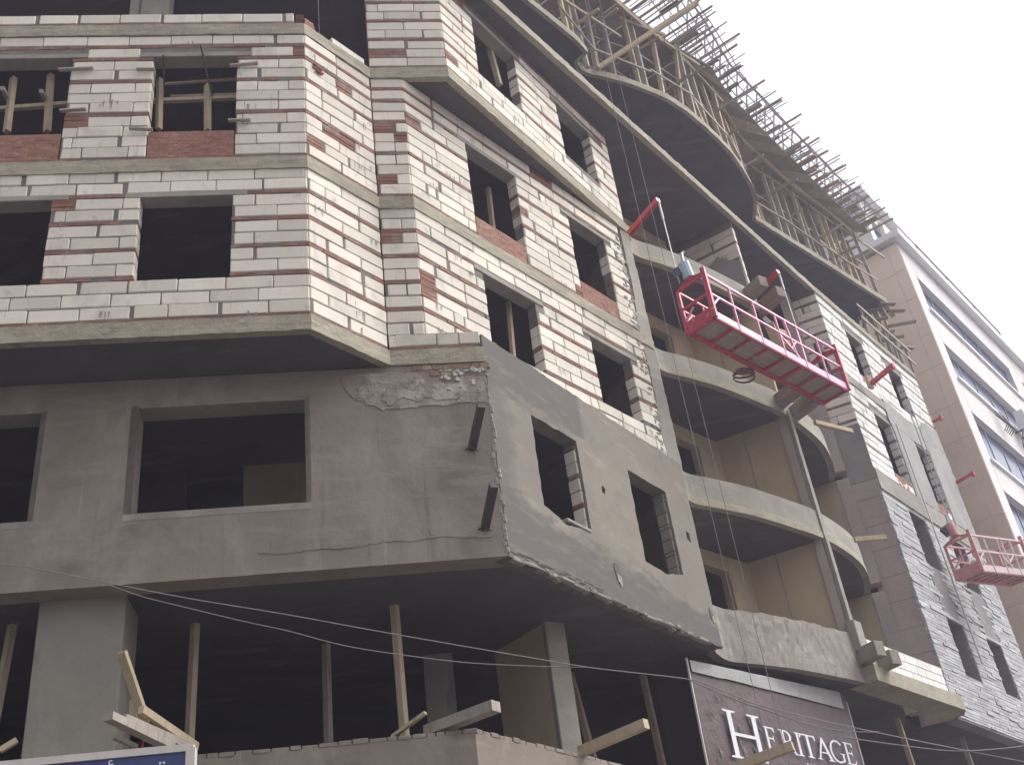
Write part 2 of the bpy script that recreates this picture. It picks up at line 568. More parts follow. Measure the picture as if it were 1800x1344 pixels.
# ------------------------------------------------------------------ ground
g = MB().box((-150, -150, -.3), (300, 0, 0), (0, 300, 0), (0, 0, .3)).build('ground', M_ground)
g['kind'] = 'structure'
rd = MB()
rd.box((-60, -4.5, .004), (160, 0, 0), (0, 9.5, 0), (0, 0, .02))
rd = rd.build('road', M_road)
rd['kind'] = 'structure'

BLD = thing('unfinished_building', 'unfinished corner building with white block walls, plastered lower floor and curved concrete balconies', 'building', (0, 20, 0))

# ------------------------------------------------------------------ floor slabs
def slab(front, z, back=None, th=TH, mat=M_soffit):
    poly = [(p[0], p[1]) for p in front] + [(p[0], p[1]) for p in (back or back_pts())]
    return poly

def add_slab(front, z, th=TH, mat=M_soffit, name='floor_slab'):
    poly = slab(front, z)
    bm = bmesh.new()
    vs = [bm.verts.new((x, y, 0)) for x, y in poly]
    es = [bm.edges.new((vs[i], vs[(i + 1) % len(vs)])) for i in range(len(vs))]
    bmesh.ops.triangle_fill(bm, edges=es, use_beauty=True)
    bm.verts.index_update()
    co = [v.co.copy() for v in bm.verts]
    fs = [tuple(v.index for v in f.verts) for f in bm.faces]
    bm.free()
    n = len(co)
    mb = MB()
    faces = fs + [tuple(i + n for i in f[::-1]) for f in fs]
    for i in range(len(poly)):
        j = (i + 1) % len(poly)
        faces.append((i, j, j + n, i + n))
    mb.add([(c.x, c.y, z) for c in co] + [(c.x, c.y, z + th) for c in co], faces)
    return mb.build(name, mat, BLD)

arc_in = [Vector(p) + Vector((-.10, .08)) for p in ARCS[:-2]] + [Vector((7.50, 25.2)), Vector((7.72, 25.50)), Vector((7.98, 25.50)), Vector((8.55, 25.30))]
dline = [DC + Vector((-.02, .015)), DE]
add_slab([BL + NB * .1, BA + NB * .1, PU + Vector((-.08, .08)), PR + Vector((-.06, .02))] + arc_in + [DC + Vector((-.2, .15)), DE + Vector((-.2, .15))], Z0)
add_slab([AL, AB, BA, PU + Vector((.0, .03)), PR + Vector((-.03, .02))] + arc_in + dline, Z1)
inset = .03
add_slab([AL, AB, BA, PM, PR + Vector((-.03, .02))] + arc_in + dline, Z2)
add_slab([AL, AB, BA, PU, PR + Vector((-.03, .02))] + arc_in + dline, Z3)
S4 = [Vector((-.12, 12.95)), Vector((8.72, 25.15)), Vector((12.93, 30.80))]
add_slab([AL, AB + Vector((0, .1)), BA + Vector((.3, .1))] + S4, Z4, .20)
S5 = [(-12.0, 12.2), (-1.9, 13.2), (-.6, 13.75), (1.54, 16.51), (2.18, 17.26), (2.71, 17.92), (2.93, 18.30), (2.80, 18.42), (2.67, 18.56), (2.74, 18.80), (2.95, 18.95), (3.35, 19.14), (3.86, 19.40), (4.51, 19.82), (5.02, 20.21),
      (5.51, 20.70), (5.99, 21.29), (6.40, 21.83), (6.85, 22.49), (7.19, 23.11), (7.54, 23.86), (7.68, 24.24), (7.77, 24.62), (7.80, 25.05), (7.82, 25.42), (10.36, 28.07), (12.94, 30.80), (12.17, 31.55), (11.0, 33.0)]
bk = BACK
BACK = [(4.0, 38.0), (-12.5, 27.0)]
add_slab([Vector(p) for p in S5], Z5, .02)
BACK = bk
# light cast edges of the slabs
def edge_strip(pts, z0, z1, mat, th=.06, name='slab_edge', out=0.0):
    return MB().ribbon(pts, th, z0, z1).build(name, mat, BLD)
def rough_strip(pts, z0, z1, mat, th=.06, name='slab_edge', amp=.006, step=.11):
    """slab edge cast against rough boards: small bumps along its face and lip"""
    P = [Vector((p[0], p[1])) for p in pts]
    fine = []
    for i in range(len(P) - 1):
        L = (P[i + 1] - P[i]).length
        k = max(1, int(L / step))
        for q in range(k):
            fine.append(P[i].lerp(P[i + 1], q / k))
    fine.append(P[-1])
    mb = MB()
    vs, fs = [], []
    m = 4
    for i, p in enumerate(fine):
        d = (fine[min(i + 1, len(fine) - 1)] - fine[max(i - 1, 0)]).normalized()
        nl = Vector((-d.y, d.x))
        for k in range(m):
            z = z0 + (z1 - z0) * k / (m - 1)
            o = RND.uniform(-amp, amp)
            zz = z + RND.uniform(-amp, amp) * (1 if k in (0, m - 1) else .5)
            vs.append((p.x - nl.x * o, p.y - nl.y * o, zz))
        for zz in (z1, z0):
            vs.append((p.x + nl.x * th, p.y + nl.y * th, zz))
    w = m + 2
    for i in range(len(fine) - 1):
        for k in range(w):
            fs.append((i * w + k, (i + 1) * w + k, (i + 1) * w + (k + 1) % w, i * w + (k + 1) % w))
    fs.append(tuple(range(w)))
    fs.append(tuple((len(fine) - 1) * w + k for k in range(w))[::-1])
    mb.add(vs, fs)
    return mb.build(name, mat, BLD)
def offs(pts, o):
    P = [Vector((p[0], p[1])) for p in pts]
    out = []
    for i, p in enumerate(P):
        ds = []
        if i: ds.append((P[i] - P[i - 1]).normalized())
        if i < len(P) - 1: ds.append((P[i + 1] - P[i]).normalized())
        nn = Vector((0, 0))
        for d_ in ds: nn += Vector((d_.y, -d_.x))
        nn = nn / len(ds)
        nn = nn / max(nn.length_squared, .3)
        out.append(p + nn * o)
    return out
rough_strip(offs([AL, AB, BA, PU + DV * .02], .03), Z1 - .012, Z1 + .245, M_band, .12)
rough_strip(offs([AL, AB, BA, PM, PR], .022), Z2 - .01, Z2 + .235, M_band, .12)
rough_strip(offs([AL, AB, BA, PU, PR], .022), Z3 - .01, Z3 + .235, M_band, .12)
rough_strip(offs(S4, .01), Z4 - .01, Z4 + .20, M_band, .12, amp=.008)
rough_strip(offs([Vector(p) for p in S5[1:-1]], .012), Z5 - .004, Z5 + .20, M_band, .1, amp=.007)

# ------------------------------------------------------------------ block walls
BW, RH = .22, .07
SEQ2 = 'rWWWrWWrWWrWWrWW'
SEQ3 = 'rWWWWrWWWrWWrWrW'
SEQ4 = 'rWWWrWWrWWrWWrWr'
blocks = []        # (projected size, builder data)
def courses(z, seq):
    out = []
    for ch in seq:
        h = BW if ch == 'W' else RH
        out.append((ch, z, z + h))
        z += h
    return out

def block_wall(F, s0, s1, zlo, zhi, seq, wins, lintel=True, depth=.22, mat=M_block, panels=(), off=0.0, phase=0.0, redness=.05, miss=0.0, rmat=None):
    wins = list(wins)
    core = wall_poly(F, [(s0 + .012, zlo), (s1 - .012, zlo), (s1 - .012, zhi), (s0 + .012, zhi)],
                     [(max(a - .012, s0 + .03), b + .012, c - .0, d + .0) for a, b, c, d in wins], depth - .03, off - .014)
    wall = core.build('block_wall', M_mortar, BLD)
    reds = MB()
    lints = []
    for (a, b, c, d) in wins:
        if lintel:
            lints.append((max(a - .22, s0 + .01), min(b + .22, s1 - .01), d - .005, d + .10))
    zc = courses(zlo, seq)
    for ci, (ch, z0, z1) in enumerate(zc):
        if z1 > zhi + .02:
            z1 = zhi
            if z1 - z0 < .03: break
        cut = []
        for (a, b, c, d) in wins:
            if c < z1 - .05 and d > z0 + .05: cut.append((a, b))
        for (a, b, c, d) in lints:
            if c < z1 - .03 and d > z0 + .03: cut.append((a, b))
        for (a, b, c, d) in panels:
            if c < z1 - .05 and d > z0 + .05: cut.append((a, b))
        ivs = [(s0, s1)]
        for a, b in cut:
            nv = []
            for x, y in ivs:
                if b <= x or a >= y: nv.append((x, y)); continue
                if a > x + .03: nv.append((x, a))
                if b < y - .03: nv.append((b, y))
            ivs = nv
        for (x, y) in ivs:
            if ch == 'r':
                p = x
                while p < y - .02:
                    L = min(RND.uniform(.21, .27), y - p)
                    if y - p - L < .06: L = y - p
                    o = off + RND.uniform(-.012, .003)
                    if RND.random() < .10:
                        p += L
                        continue
                    reds.box(F.p(p + .005, z0 + .008, o), F.ex() * (L - .01), -F.en() * (depth - .02), UP * (z1 - z0 - .014 - RND.uniform(0, .012)), RND.random())
                    p += L
                continue
            p = x
            first = True
            while p < y - .03:
                L = .655 + RND.uniform(-.015, .015)
                if first:
                    L = L * (1.0 if (ci % 2) ^ (RND.random() < .15) else .5) * (1 - phase * .0)
                    first = False
                if RND.random() < .10: L *= RND.choice((.5, .33, .75))
                if y - p - L < .18: L = y - p
                kind = RND.random()
                if L < .36 and kind < redness * 3 or kind < redness * .4:
                    # gap filled with red bricks
                    zz = z0
                    while zz < z1 - .03:
                        reds.box(F.p(p + .006, zz + .006, off + RND.uniform(-.012, 0)), F.ex() * (L - .012), -F.en() * (depth - .02), UP * .062, RND.random())
                        zz += .072
                elif not (RND.random() < miss and L < .4):
                    g0 = RND.uniform(.003, .009) + (RND.uniform(.012, .055) if RND.random() < .26 else 0)
                    o = off + RND.uniform(-.006, .006)
                    zj = RND.uniform(-.005, .005)
                    org = F.p(p + g0, z0 + .006 + zj, o)
                    data = (org, F.ex() * (L - g0 - RND.uniform(.003, .008)), -F.en() * depth, UP * (z1 - z0 - .012), RND.random(), wall, mat)
                    cpt = org + data[1] / 2 + UP * .1
                    u, v, sc = px_scale(cpt)
                    fac = abs((cpt - Vector((0, 0, CAM_H))).normalized().dot(F.en()))
                    inside = 1.0 if (-60 < u < 1860 and -40 < v < 1380) else 0.0
                    blocks.append((L * sc * sc * fac * .2 * inside, data))
                p += L
    if reds.v:
        reds.build('red_brick_courses', rmat or M_red, wall, 'stuff')
    for (a, b, c, d) in lints:
        lm = MB().chamfer(F.p(a, c, off + .004), F.ex() * (b - a), -F.en() * (depth + .03), UP * (d - c - .004), .008)
        lm.build('lintel', M_conc, wall)
    return wall

def brick_panel(F, a, b, c, d, off, wall, depth=.12, mat=None):
    """red hollow bricks filling the foot of a window opening"""
    mb = MB()
    z = c
    r = 0
    while z < d - .03:
        x = a - (.06 if r % 2 else 0)
        while x < b - .01:
            x1 = min(x + .125, b)
            xa = max(x, a)
            if x1 - xa > .02:
                mb.box(F.p(xa + .0015, z + .0015, off + RND.uniform(-.004, .002)), F.ex() * (x1 - xa - .003), -F.en() * depth, UP * .0635, RND.random())
            x += .125
        z += .066
        r += 1
    mb.box(F.p(a, c, off - .02), F.ex() * (b - a), -F.en() * (depth - .04), UP * (d - c - .01), .1)
    o = mb.build('brick_infill', mat or M_perf, wall, 'stuff')
    return o

FA = Frame(AL, AB)          # left face of the upper bay, s = 9.5 at the corner
SA = 9.5 - 8.0
fa_w2 = [(.55 + SA, 1.87 + SA, 11.51, 13.05), (3.10 + SA, 4.41 + SA, 11.51, 13.05), (5.63 + SA, 6.91 + SA, 11.51, 13.05)]
fa_w3 = [(.55 + SA, 1.87 + SA, 13.86, 16.06), (3.10 + SA, 4.41 + SA, 13.86, 16.06), (5.65 + SA, 6.93 + SA, 13.86, 16.06)]
w = block_wall(FA, 0, 9.5, Z1 + .245, Z2, SEQ2, fa_w2, redness=.008)
w = block_wall(FA, 0, 9.5, Z2 + .235, Z3, SEQ3, fa_w3, redness=.05)
for (a, b, c, d) in fa_w3:
    brick_panel(FA, a + .01, b - .01, Z2 + .24, 14.40, -.01, w)
FB = Frame(AB, BA)
block_wall(FB, 0.0, FB.L, Z1 + .245, Z2, SEQ2, [], phase=.3, redness=.01)
block_wall(FB, 0.0, FB.L, Z2 + .235, Z3, SEQ3, [], phase=.3, redness=.03)
FM = Frame(BA, PM)
block_wall(FM, 0.0, FM.L, Z1 + .245, Z2, SEQ2, [], redness=.02)
block_wall(FM, 0.0, FM.L, Z2 + .235, Z3, SEQ3, [], redness=.1)
FMP = Frame(BA, PU)
block_wall(FMP, 0.06, FMP.L - .02, Z1 + .245, Z1 + .245 + .29, 'rW', [], redness=.0, off=.012)
FC = Frame(PM, PR)
cm2 = [(1.50, 2.77, 11.51, 13.0), (4.27, 5.44, 11.51, 12.95)]
cm3 = [(1.48, 2.77, 13.86, 15.97), (4.28, 5.40, 13.86, 15.86)]
block_wall(FC, 0.0, 6.02, Z1 + .245, Z2, SEQ2, cm2, redness=.025)
w = block_wall(FC, 0.0, 6.02, Z2 + .235, Z3, SEQ3, cm3, redness=.045)
for (a, b, c, d) in cm3:
    brick_panel(FC, a + .01, b - .01, Z2 + .24, 14.22, -.01, w)
FU = Frame(PU, PR)
block_wall(Frame(BA, PU), 0.0, FMP.L, Z3 + .235, Z4, SEQ4, [], redness=.02)
cu = [(1.02, 2.36, 17.50, 19.18), (3.78, 5.0, 17.45, 18.95)]
block_wall(FU, 0.0, FU.L - .01, Z3 + .235, Z4, SEQ4, cu, redness=.04)
# first course of the floor above on the left face
block_wall(FA, 0, 9.34, Z3 + .235, Z3 + .235 + .29, 'rW', [], redness=0, depth=.2)
pile = MB()
for k in range(4):
    for q in range(2):
        pile.box(FA.p(9.36 + k * .004, Z3 + .24 + .066 * k, -.01), FA.ex() * .12, -FA.en() * .2, UP * .06, RND.random())
for k in range(3):
    pile.box(FB.p(.03, Z3 + .24 + .066 * k, -.01), FB.ex() * (.22 - k * .02), -FB.en() * .2, UP * .06, RND.random())
pile.build('corner_brick_stack', M_red, BLD)
lb = MB().chamfer(FB.p(.62, Z3 + .245, -.03), FB.ex() * .72, -FB.en() * .2, UP * .2, .008, .6)
lb.build('loose_block', M_block, BLD)
for q in range(5):
    MB().box(FB.p(.3 + q * .22, Z3 + .24, -.02), FB.ex() * .2, -FB.en() * .18, UP * .02, RND.random()).build('brick', M_red, BLD)

def smears(F, n, s0, s1, z0, z1, avoid=(), off=.006, big=1.0):
    """short runs of mortar down the face, in little groups"""
    mb = MB()
    k = 0
    while k < n:
        x, z = RND.uniform(s0, s1), RND.uniform(z0, z1)
        k += 1
        if any(a - .3 < x < b + .1 and c - .1 < z < d + .3 for a, b, c, d in avoid): continue
        m_ = RND.choice((1, 2, 3, 4))
        for q in range(m_):
            h = RND.uniform(.05, .19) * big
            w_ = RND.uniform(.005, .012) * big
            xx = x + q * .05 + RND.uniform(-.03, .03)
            if xx > s1: break
            zz = z + RND.uniform(-.03, .03)
            o_ = off + RND.uniform(.001, .004)
            mb.add([F.p(xx - w_, zz, o_), F.p(xx - w_ * .3, zz - h, o_), F.p(xx + w_ * .4, zz - h, o_), F.p(xx + w_ * 1.2, zz, o_), F.p(xx + w_ * .2, zz + .02, o_)], [(0, 1, 2, 3, 4)], RND.random())
    mb.build('mortar_drip', M_smear, BLD, 'stuff', fix=False)
def blob(F, cx, cz, rx, rz, off, n=14, j=.3, th=.03):
    lp = []
    for i in range(n):
        a = 2 * math.pi * i / n
        q = 1 + RND.uniform(-j, j)
        lp.append((cx + rx * math.cos(a) * q, cz + rz * math.sin(a) * q))
    mb = MB()
    fr = [F.p(x, z, off) for x, z in lp]
    bk_ = [F.p(cx + (x - cx) * 1.06, cz + (z - cz) * 1.06, off - th) for x, z in lp]
    fs = [tuple(range(n))] + [(i, (i + 1) % n, n + (i + 1) % n, n + i) for i in range(n)]
    return mb.add(fr + bk_, fs)
smears(FA, 5, 3.5, 9.4, Z1 + .3, Z2 - .1, fa_w2)
smears(FA, 8, 3.5, 9.4, Z2 + .3, Z3 - .1, fa_w3)
smears(FB, 5, .05, 1.35, Z1 + .3, Z2 - .1)
smears(FB, 7, .05, 1.35, Z2 + .3, Z3 - .1)
smears(FC, 14, .05, 6.0, Z1 + .6, Z2 - .1, cm2)
smears(FC, 16, .05, 6.0, Z2 + .3, Z3 - .1, cm3)
smears(FU, 16, .05, 5.7, Z3 + .3, Z4 - .1, cu)
sp = MB()
for k in range(120):
    b = blob(FC, 6.02 - abs(RND.gauss(0, .14)), RND.uniform(Z1 + .4, Z3 - .3), RND.uniform(.02, .07), RND.uniform(.012, .04), .008 + RND.uniform(0, .006), 8, .5, .012)
    sp.add(b.v, b.f, RND.random())
sp.build('splashed_mortar', M_conc, BLD, 'stuff')

# cast strip (column face) at the right end of the main wall
strip = wall_poly(FC, [(6.03, Z1 + .2), (6.42, Z1 + .2), (6.42, Z3), (6.10, Z3), (6.12, 15.2), (6.0, 13.9), (6.05, 12.4), (5.96, 11.6)], [], .4, .006, 0, .1, .02)
strip.build('column_face', M_conc, BLD)
ret = wall_poly(Frame(PR, PR + Vector((-.83, 1.54))), [(.01, Z1 + .05), (1.75, Z1 + .05), (1.75, Z4 + .05), (.01, Z4 + .05)], [], .12)
ret.build('return_wall', M_beige, BLD)
ret = wall_poly(Frame(PR, PR + Vector((-.83, 1.54))), [(.01, Z0 + .05), (1.75, Z0 + .05), (1.75, Z1 + .05), (.01, Z1 + .05)], [], .12)
ret.build('return_wall', M_beige, BLD)

# ------------------------------------------------------------------ plastered floor below
FP = Frame(BL, BA)
SP = 9.5 - 8.0
LP = 9.5 + (PU - BA).length
pw = [(2.0 - .9, 3.30 + .0), (4.57 + SP, 6.79 + SP)]
FPX_ = Frame(BL, PU)
holes = [(-.0 + .9, 3.30 + SP, 8.45, 10.07), (4.57 + SP, 6.79 + SP, 8.46, 10.06)]
pl = wall_poly(FPX_, [(0, Z0 - .012), (LP, Z0 - .012), (LP, Z1 - .02), (0, Z1 - .02)], holes, .34, .004, .0)
PWALL = pl.build('plaster_wall', M_plaster, BLD)
for (a, b, c, d) in holes:
    mb = MB()
    for (o, x, z) in ((FPX_.p(a - .10, c - .05, .004), .10, d - c + .1), (FPX_.p(b, c - .05, .004), .07, d - c + .1)):
        mb.box(o, FPX_.ex() * x, -FPX_.en() * .02, UP * z)
    mb.box(FPX_.p(a - .10, c - .10, .008), FPX_.ex() * (b - a + .17), -FPX_.en() * .30, UP * .095)
    mb.build('window_surround', M_rough, PWALL)
# ragged drip ridge near the foot of the plaster
rl = MB()
x = 6.2 + SP
while x < LP - .25:
    L = RND.uniform(.05, .16)
    zc = 7.80 + .03 * math.sin(x * 2.1) + .015 * math.sin(x * 7.7)
    b = blob(FPX_, x + L / 2, zc, L * .75, RND.uniform(.012, .03), .010 + RND.uniform(0, .006), 9, .3, .012)
    rl.add(b.v, b.f)
    if RND.random() < .3:
        b = blob(FPX_, x, zc + .07, .012, RND.uniform(.04, .10), .009, 8, .3, .008)
        rl.add(b.v, b.f)
    x += L * .8
rl.build('plaster_run', M_plaster, PWALL, 'stuff')
# exposed old masonry and torn plaster under the slab edge
ex = MB()
x = 8.45 + SP
r = 0
for row in range(2):
    x = 8.30 + SP + .1 * row
    while x < LP - .05:
        L = RND.uniform(.10, .15)
        if row == 0 or (8.5 + SP < x < 8.95 + SP):
            ex.chamfer(FPX_.p(x, Z1 - .115 - row * .105, .012 + RND.uniform(0, .01)), FPX_.ex() * L, -FPX_.en() * .06, UP * .09, .008, RND.random())
        x += L + .016
ex.build('exposed_brick', M_oldbrick, PWALL, 'stuff')
def blob(F, cx, cz, rx, rz, off, n=14, j=.3, th=.03):
    vs, lp = [], []
    for i in range(n):
        a = 2 * math.pi * i / n
        q = 1 + RND.uniform(-j, j)
        lp.append((cx + rx * math.cos(a) * q, cz + rz * math.sin(a) * q))
    mb = MB()
    fr = [F.p(x, z, off) for x, z in lp]
    bk_ = [F.p(cx + (x - cx) * 1.06, cz + (z - cz) * 1.06, off - th) for x, z in lp]
    fs = [tuple(range(n))] + [(i, (i + 1) % n, n + (i + 1) % n, n + i) for i in range(n)]
    mb.add(fr + bk_, fs)
    return mb
tp_ = wall_poly(FPX_, [(7.30 + SP, 10.40), (7.38 + SP, 10.14), (7.52 + SP, 9.99), (7.72 + SP, 9.90), (7.86 + SP, 9.80), (8.15 + SP, 9.82), (8.45 + SP, 9.84), (8.72 + SP, 9.82), (9.0 + SP, 9.86), (LP - .03, 9.84), (LP - .03, 10.28), (9.0 + SP, 10.32), (8.96 + SP, 10.20), (8.50 + SP, 10.22), (8.42 + SP, 10.40), (7.8 + SP, 10.42)], [], .014, .016, 0, .07, .022)
tp_.build('torn_plaster', M_torn, PWALL)
for (cx, cz, rx, rz) in ((7.62, 10.10, .11, .09), (8.0, 10.02, .13, .12), (8.75, 9.97, .16, .07), (8.35, 10.0, .15, .07)):
    b = blob(FPX_, cx + SP, cz, rx, rz, .028, 16, .35, .012)
    b.build('loose_flake', M_torn, PWALL)
chips = MB()
for k in range(26):
    b = blob(FPX_, 8.75 + SP + RND.uniform(-.05, .55), Z1 - .14 - RND.random() ** 2 * .35, RND.uniform(.012, .04), RND.uniform(.012, .035), .03, 6, .4, .03)
    chips.add(b.v, b.f)
chips.build('plaster_chips', M_bag, PWALL, 'stuff')

# smooth panel on the diagonal right of the corner
FQ = Frame(PU, PR)
q_holes = [[(1.0, 8.55), (1.55, 8.40), (2.20, 8.52), (2.19, 10.06), (1.01, 10.06)], [(3.70, 8.45), (4.3, 8.40), (4.93, 8.55), (4.93, 10.10), (3.70, 10.10)],
           [(2.72, 9.34), (2.80, 9.33), (2.84, 9.42), (2.79, 9.48), (2.73, 9.44)], [(5.38, 9.33), (5.50, 9.30), (5.51, 9.48), (5.39, 9.50)]]
ql = wall_poly(FQ, [(0.0, Z0 - .02), (FQ.L, Z0 - .02), (FQ.L, 10.97), (3.9, 10.985), (2.0, 11.01), (0.0, 11.03)], q_holes, .24, .012, .014, .11, .012)
M_panel = surface('two_tone_plaster', (.25, .222, .183), (.205, .183, .155), .8, .3, 9, bdist=.015, stains=(((.32, .29, .245), (1.2, 1.2, 3.2), .56, .68, .6, 7.0), ((.165, .155, .148), (1.6, 1.6, 1.6), .55, .7, .5, 17.0)), fine=(35, .08))
fresh_patches(M_panel, PU, FQ.e)
QWALL = ql.build('plaster_wall', M_panel, BLD)
# brick jambs bared by the chipped plaster
for (a, z0, z1) in ((2.20, 8.5, 10.05), (4.93, 8.5, 10.08)):
    z = z0
    k = 0
    jm = MB()
    while z < z1 - .05:
        h = .215 if k % 3 != 2 else .07
        m_ = M_block if k % 3 != 2 else M_red
        MB().chamfer(FQ.p(a - .03 + RND.uniform(-.012, .006), z + .005, -.04), FQ.ex() * .1, -FQ.en() * .2, UP * (min(h, z1 - z) - .01), .01, RND.random()).build('brick', M_rough if a > 4 else m_, QWALL)
        z += h
        k += 1
MB().chamfer(FQ.p(1.55, 8.47, .03), FQ.ex() * .62, -FQ.en() * .3, UP * .06, .01).build('sill_board', M_conc, QWALL)
# broken lower lip of the panel
lip = MB()
x = 0.03
while x < FQ.L - .06:
    L = RND.choice((.05, .08, .12, .22, .34)) * RND.uniform(.8, 1.2)
    lip.chamfer(FQ.p(x, Z0 - .03 + RND.uniform(-.03, .02), .02 + RND.uniform(-.025, .012)), FQ.ex() * L + UP * RND.uniform(-.015, .015), -FQ.en() * .1, UP * RND.uniform(.03, .085), .012, j=.016)
    x += L * .9
lip.build('broken_lip', M_rough, QWALL, 'stuff')
crk = MB()
for k in range(34):
    x = RND.uniform(.03, 2.1)
    crk.chamfer(FQ.p(x, Z0 + .02 + RND.uniform(0, .07), .018), FQ.ex() * RND.uniform(.06, .2) + UP * RND.uniform(-.01, .01), -FQ.en() * .02, UP * RND.uniform(.008, .02), .003)
crk.build('cracked_edge', M_dsteel, QWALL, 'stuff')
# jagged corner between the two plaster faces
cn = MB()
z = Z0 + .03
while z < Z1 + .1:
    h = RND.uniform(.05, .16)
    cn.chamfer(FPX_.p(LP - RND.uniform(.02, .075), z, .012), FPX_.ex() * .07, -FPX_.en() * .06, UP * h, .012, j=.01)
    z += h * .95
cn.build('corner_lip', M_rough, QWALL, 'stuff')
for (cx, cz, rx, rz) in ((2.72, 7.98, .06, .13), (5.65, 8.03, .05, .10)):
    b = blob(FQ, cx, cz, rx, rz, .022, 9, .45, .01)
    b.build('chiselled_hole', M_dsteel, QWALL)
    b = blob(FQ, cx + .04, cz - .10, rx * .8, rz * .7, .026, 9, .4, .012)
    b.build('chipped_brick', M_rough, QWALL)

# ------------------------------------------------------------------ rooms behind the openings
def room_wall(F, s0, s1, z0, z1, mat, hole=None, th=.12):
    return wall_poly(F, [(s0, z0), (s1, z0), (s1, z1), (s0, z1)], [hole] if hole else [], th).build('inner_wall', mat, BLD)
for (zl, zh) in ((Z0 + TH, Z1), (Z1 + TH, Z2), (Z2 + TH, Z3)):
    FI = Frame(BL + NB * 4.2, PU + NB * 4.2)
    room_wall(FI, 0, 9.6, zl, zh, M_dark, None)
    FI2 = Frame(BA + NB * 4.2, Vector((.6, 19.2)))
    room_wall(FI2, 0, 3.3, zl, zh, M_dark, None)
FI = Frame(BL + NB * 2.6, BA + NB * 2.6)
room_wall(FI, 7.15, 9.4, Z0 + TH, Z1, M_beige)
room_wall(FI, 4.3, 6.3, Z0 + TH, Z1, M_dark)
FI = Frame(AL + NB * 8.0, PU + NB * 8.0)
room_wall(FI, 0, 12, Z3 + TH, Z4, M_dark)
cl = Frame(AL + NB * .55, AB + NB * .55)
ca_, cb_ = on_wall(228, 14, cl.a, cl.a + cl.e)[0], on_wall(296, 14, cl.a, cl.a + cl.e)[0]
MB().chamfer(cl.p(ca_, Z3 + TH, 0), cl.ex() * (cb_ - ca_), -cl.en() * .4, UP * (Z4 - Z3 - TH), .01).build('column', M_col, BLD)
MB().box(cl.p(ca_ + .16, Z3 + TH, .012), cl.ex() * .03, -cl.en() * .01, UP * (Z4 - Z3 - TH)).build('board_mark', M_dwood, BLD)
MB().tube([FB.p(.42, Z3 + .24, -.12), FB.p(.42, Z3 + 1.6, -.12)], .008, 5).build('starter_bar', M_dsteel, BLD)
lump = MB()
for q in range(7):
    lump.chamfer(FB.p(.16 + .05 * (q % 4), 15.93 - .02 * q + RND.uniform(-.02, .02), .02 + RND.uniform(0, .03)), FB.ex() * RND.uniform(.05, .12), -FB.en() * .06, UP * RND.uniform(.02, .05), .008, RND.random())
lump.build('broken_brick_lump', M_red, BLD, 'stuff')
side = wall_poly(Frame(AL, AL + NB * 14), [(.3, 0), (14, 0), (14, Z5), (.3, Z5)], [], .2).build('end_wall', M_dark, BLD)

# ------------------------------------------------------------------ curved balconies
def arc_sub(i0, i1):
    return ARCS[i0:i1 + 1]
for zb, zt in ((Z1, 11.19), (Z2, 14.09), (Z3, 17.07)):
    last = len(ARCS) - 1 if zb < Z3 - 1 else 21
    o = MB().ribbon(arc_sub(1, last), .14, zb - .004, zt).build('balcony_parapet', M_conc, BLD, smooth=False)
    # thin drip line cast along the foot
    MB().ribbon(offs(arc_sub(1, last), .012), .012, zb - .012, zb + .16).build('parapet_lip', M_band, BLD)
def rough_parapet(pts, thick, z0, ztop, amp, name, mat):
    fine = []
    for a_, b_ in zip(pts[:-1], pts[1:]):
        k = max(1, int((b_ - a_).length / .07))
        fine += [a_.lerp(b_, q / k) for q in range(k)]
    fine.append(pts[-1])
    vs, fs = [], []
    m_ = 9
    for i_, p in enumerate(fine):
        d_ = (fine[min(i_ + 1, len(fine) - 1)] - fine[max(i_ - 1, 0)]).normalized()
        nl = Vector((-d_.y, d_.x))
        zt_ = ztop + amp * (.6 * math.sin(i_ * .37) + .5 * math.sin(i_ * .93 + 1)) + RND.uniform(-amp, amp) * .6
        for k in range(m_):
            z = z0 + (zt_ - z0) * k / (m_ - 1)
            o_ = RND.uniform(-.010, .010) if 0 < k < m_ - 1 else 0
            vs.append((p.x - nl.x * o_, p.y - nl.y * o_, z))
        vs.append((p.x + nl.x * thick, p.y + nl.y * thick, zt_ + RND.uniform(-.02, .02)))
        vs.append((p.x + nl.x * thick, p.y + nl.y * thick, z0))
    w_ = m_ + 2
    for i_ in range(len(fine) - 1):
        for k in range(w_):
            fs.append((i_ * w_ + k, (i_ + 1) * w_ + k, (i_ + 1) * w_ + (k + 1) % w_, i_ * w_ + (k + 1) % w_))
    fs.append(tuple(range(w_)))
    fs.append(tuple((len(fine) - 1) * w_ + k for k in range(w_))[::-1])
    return MB().add(vs, fs).build(name, mat, BLD)
rough_parapet(arc_sub(1, 20), .16, Z0 - .01, 8.475, .013, 'balcony_parapet', M_rough)
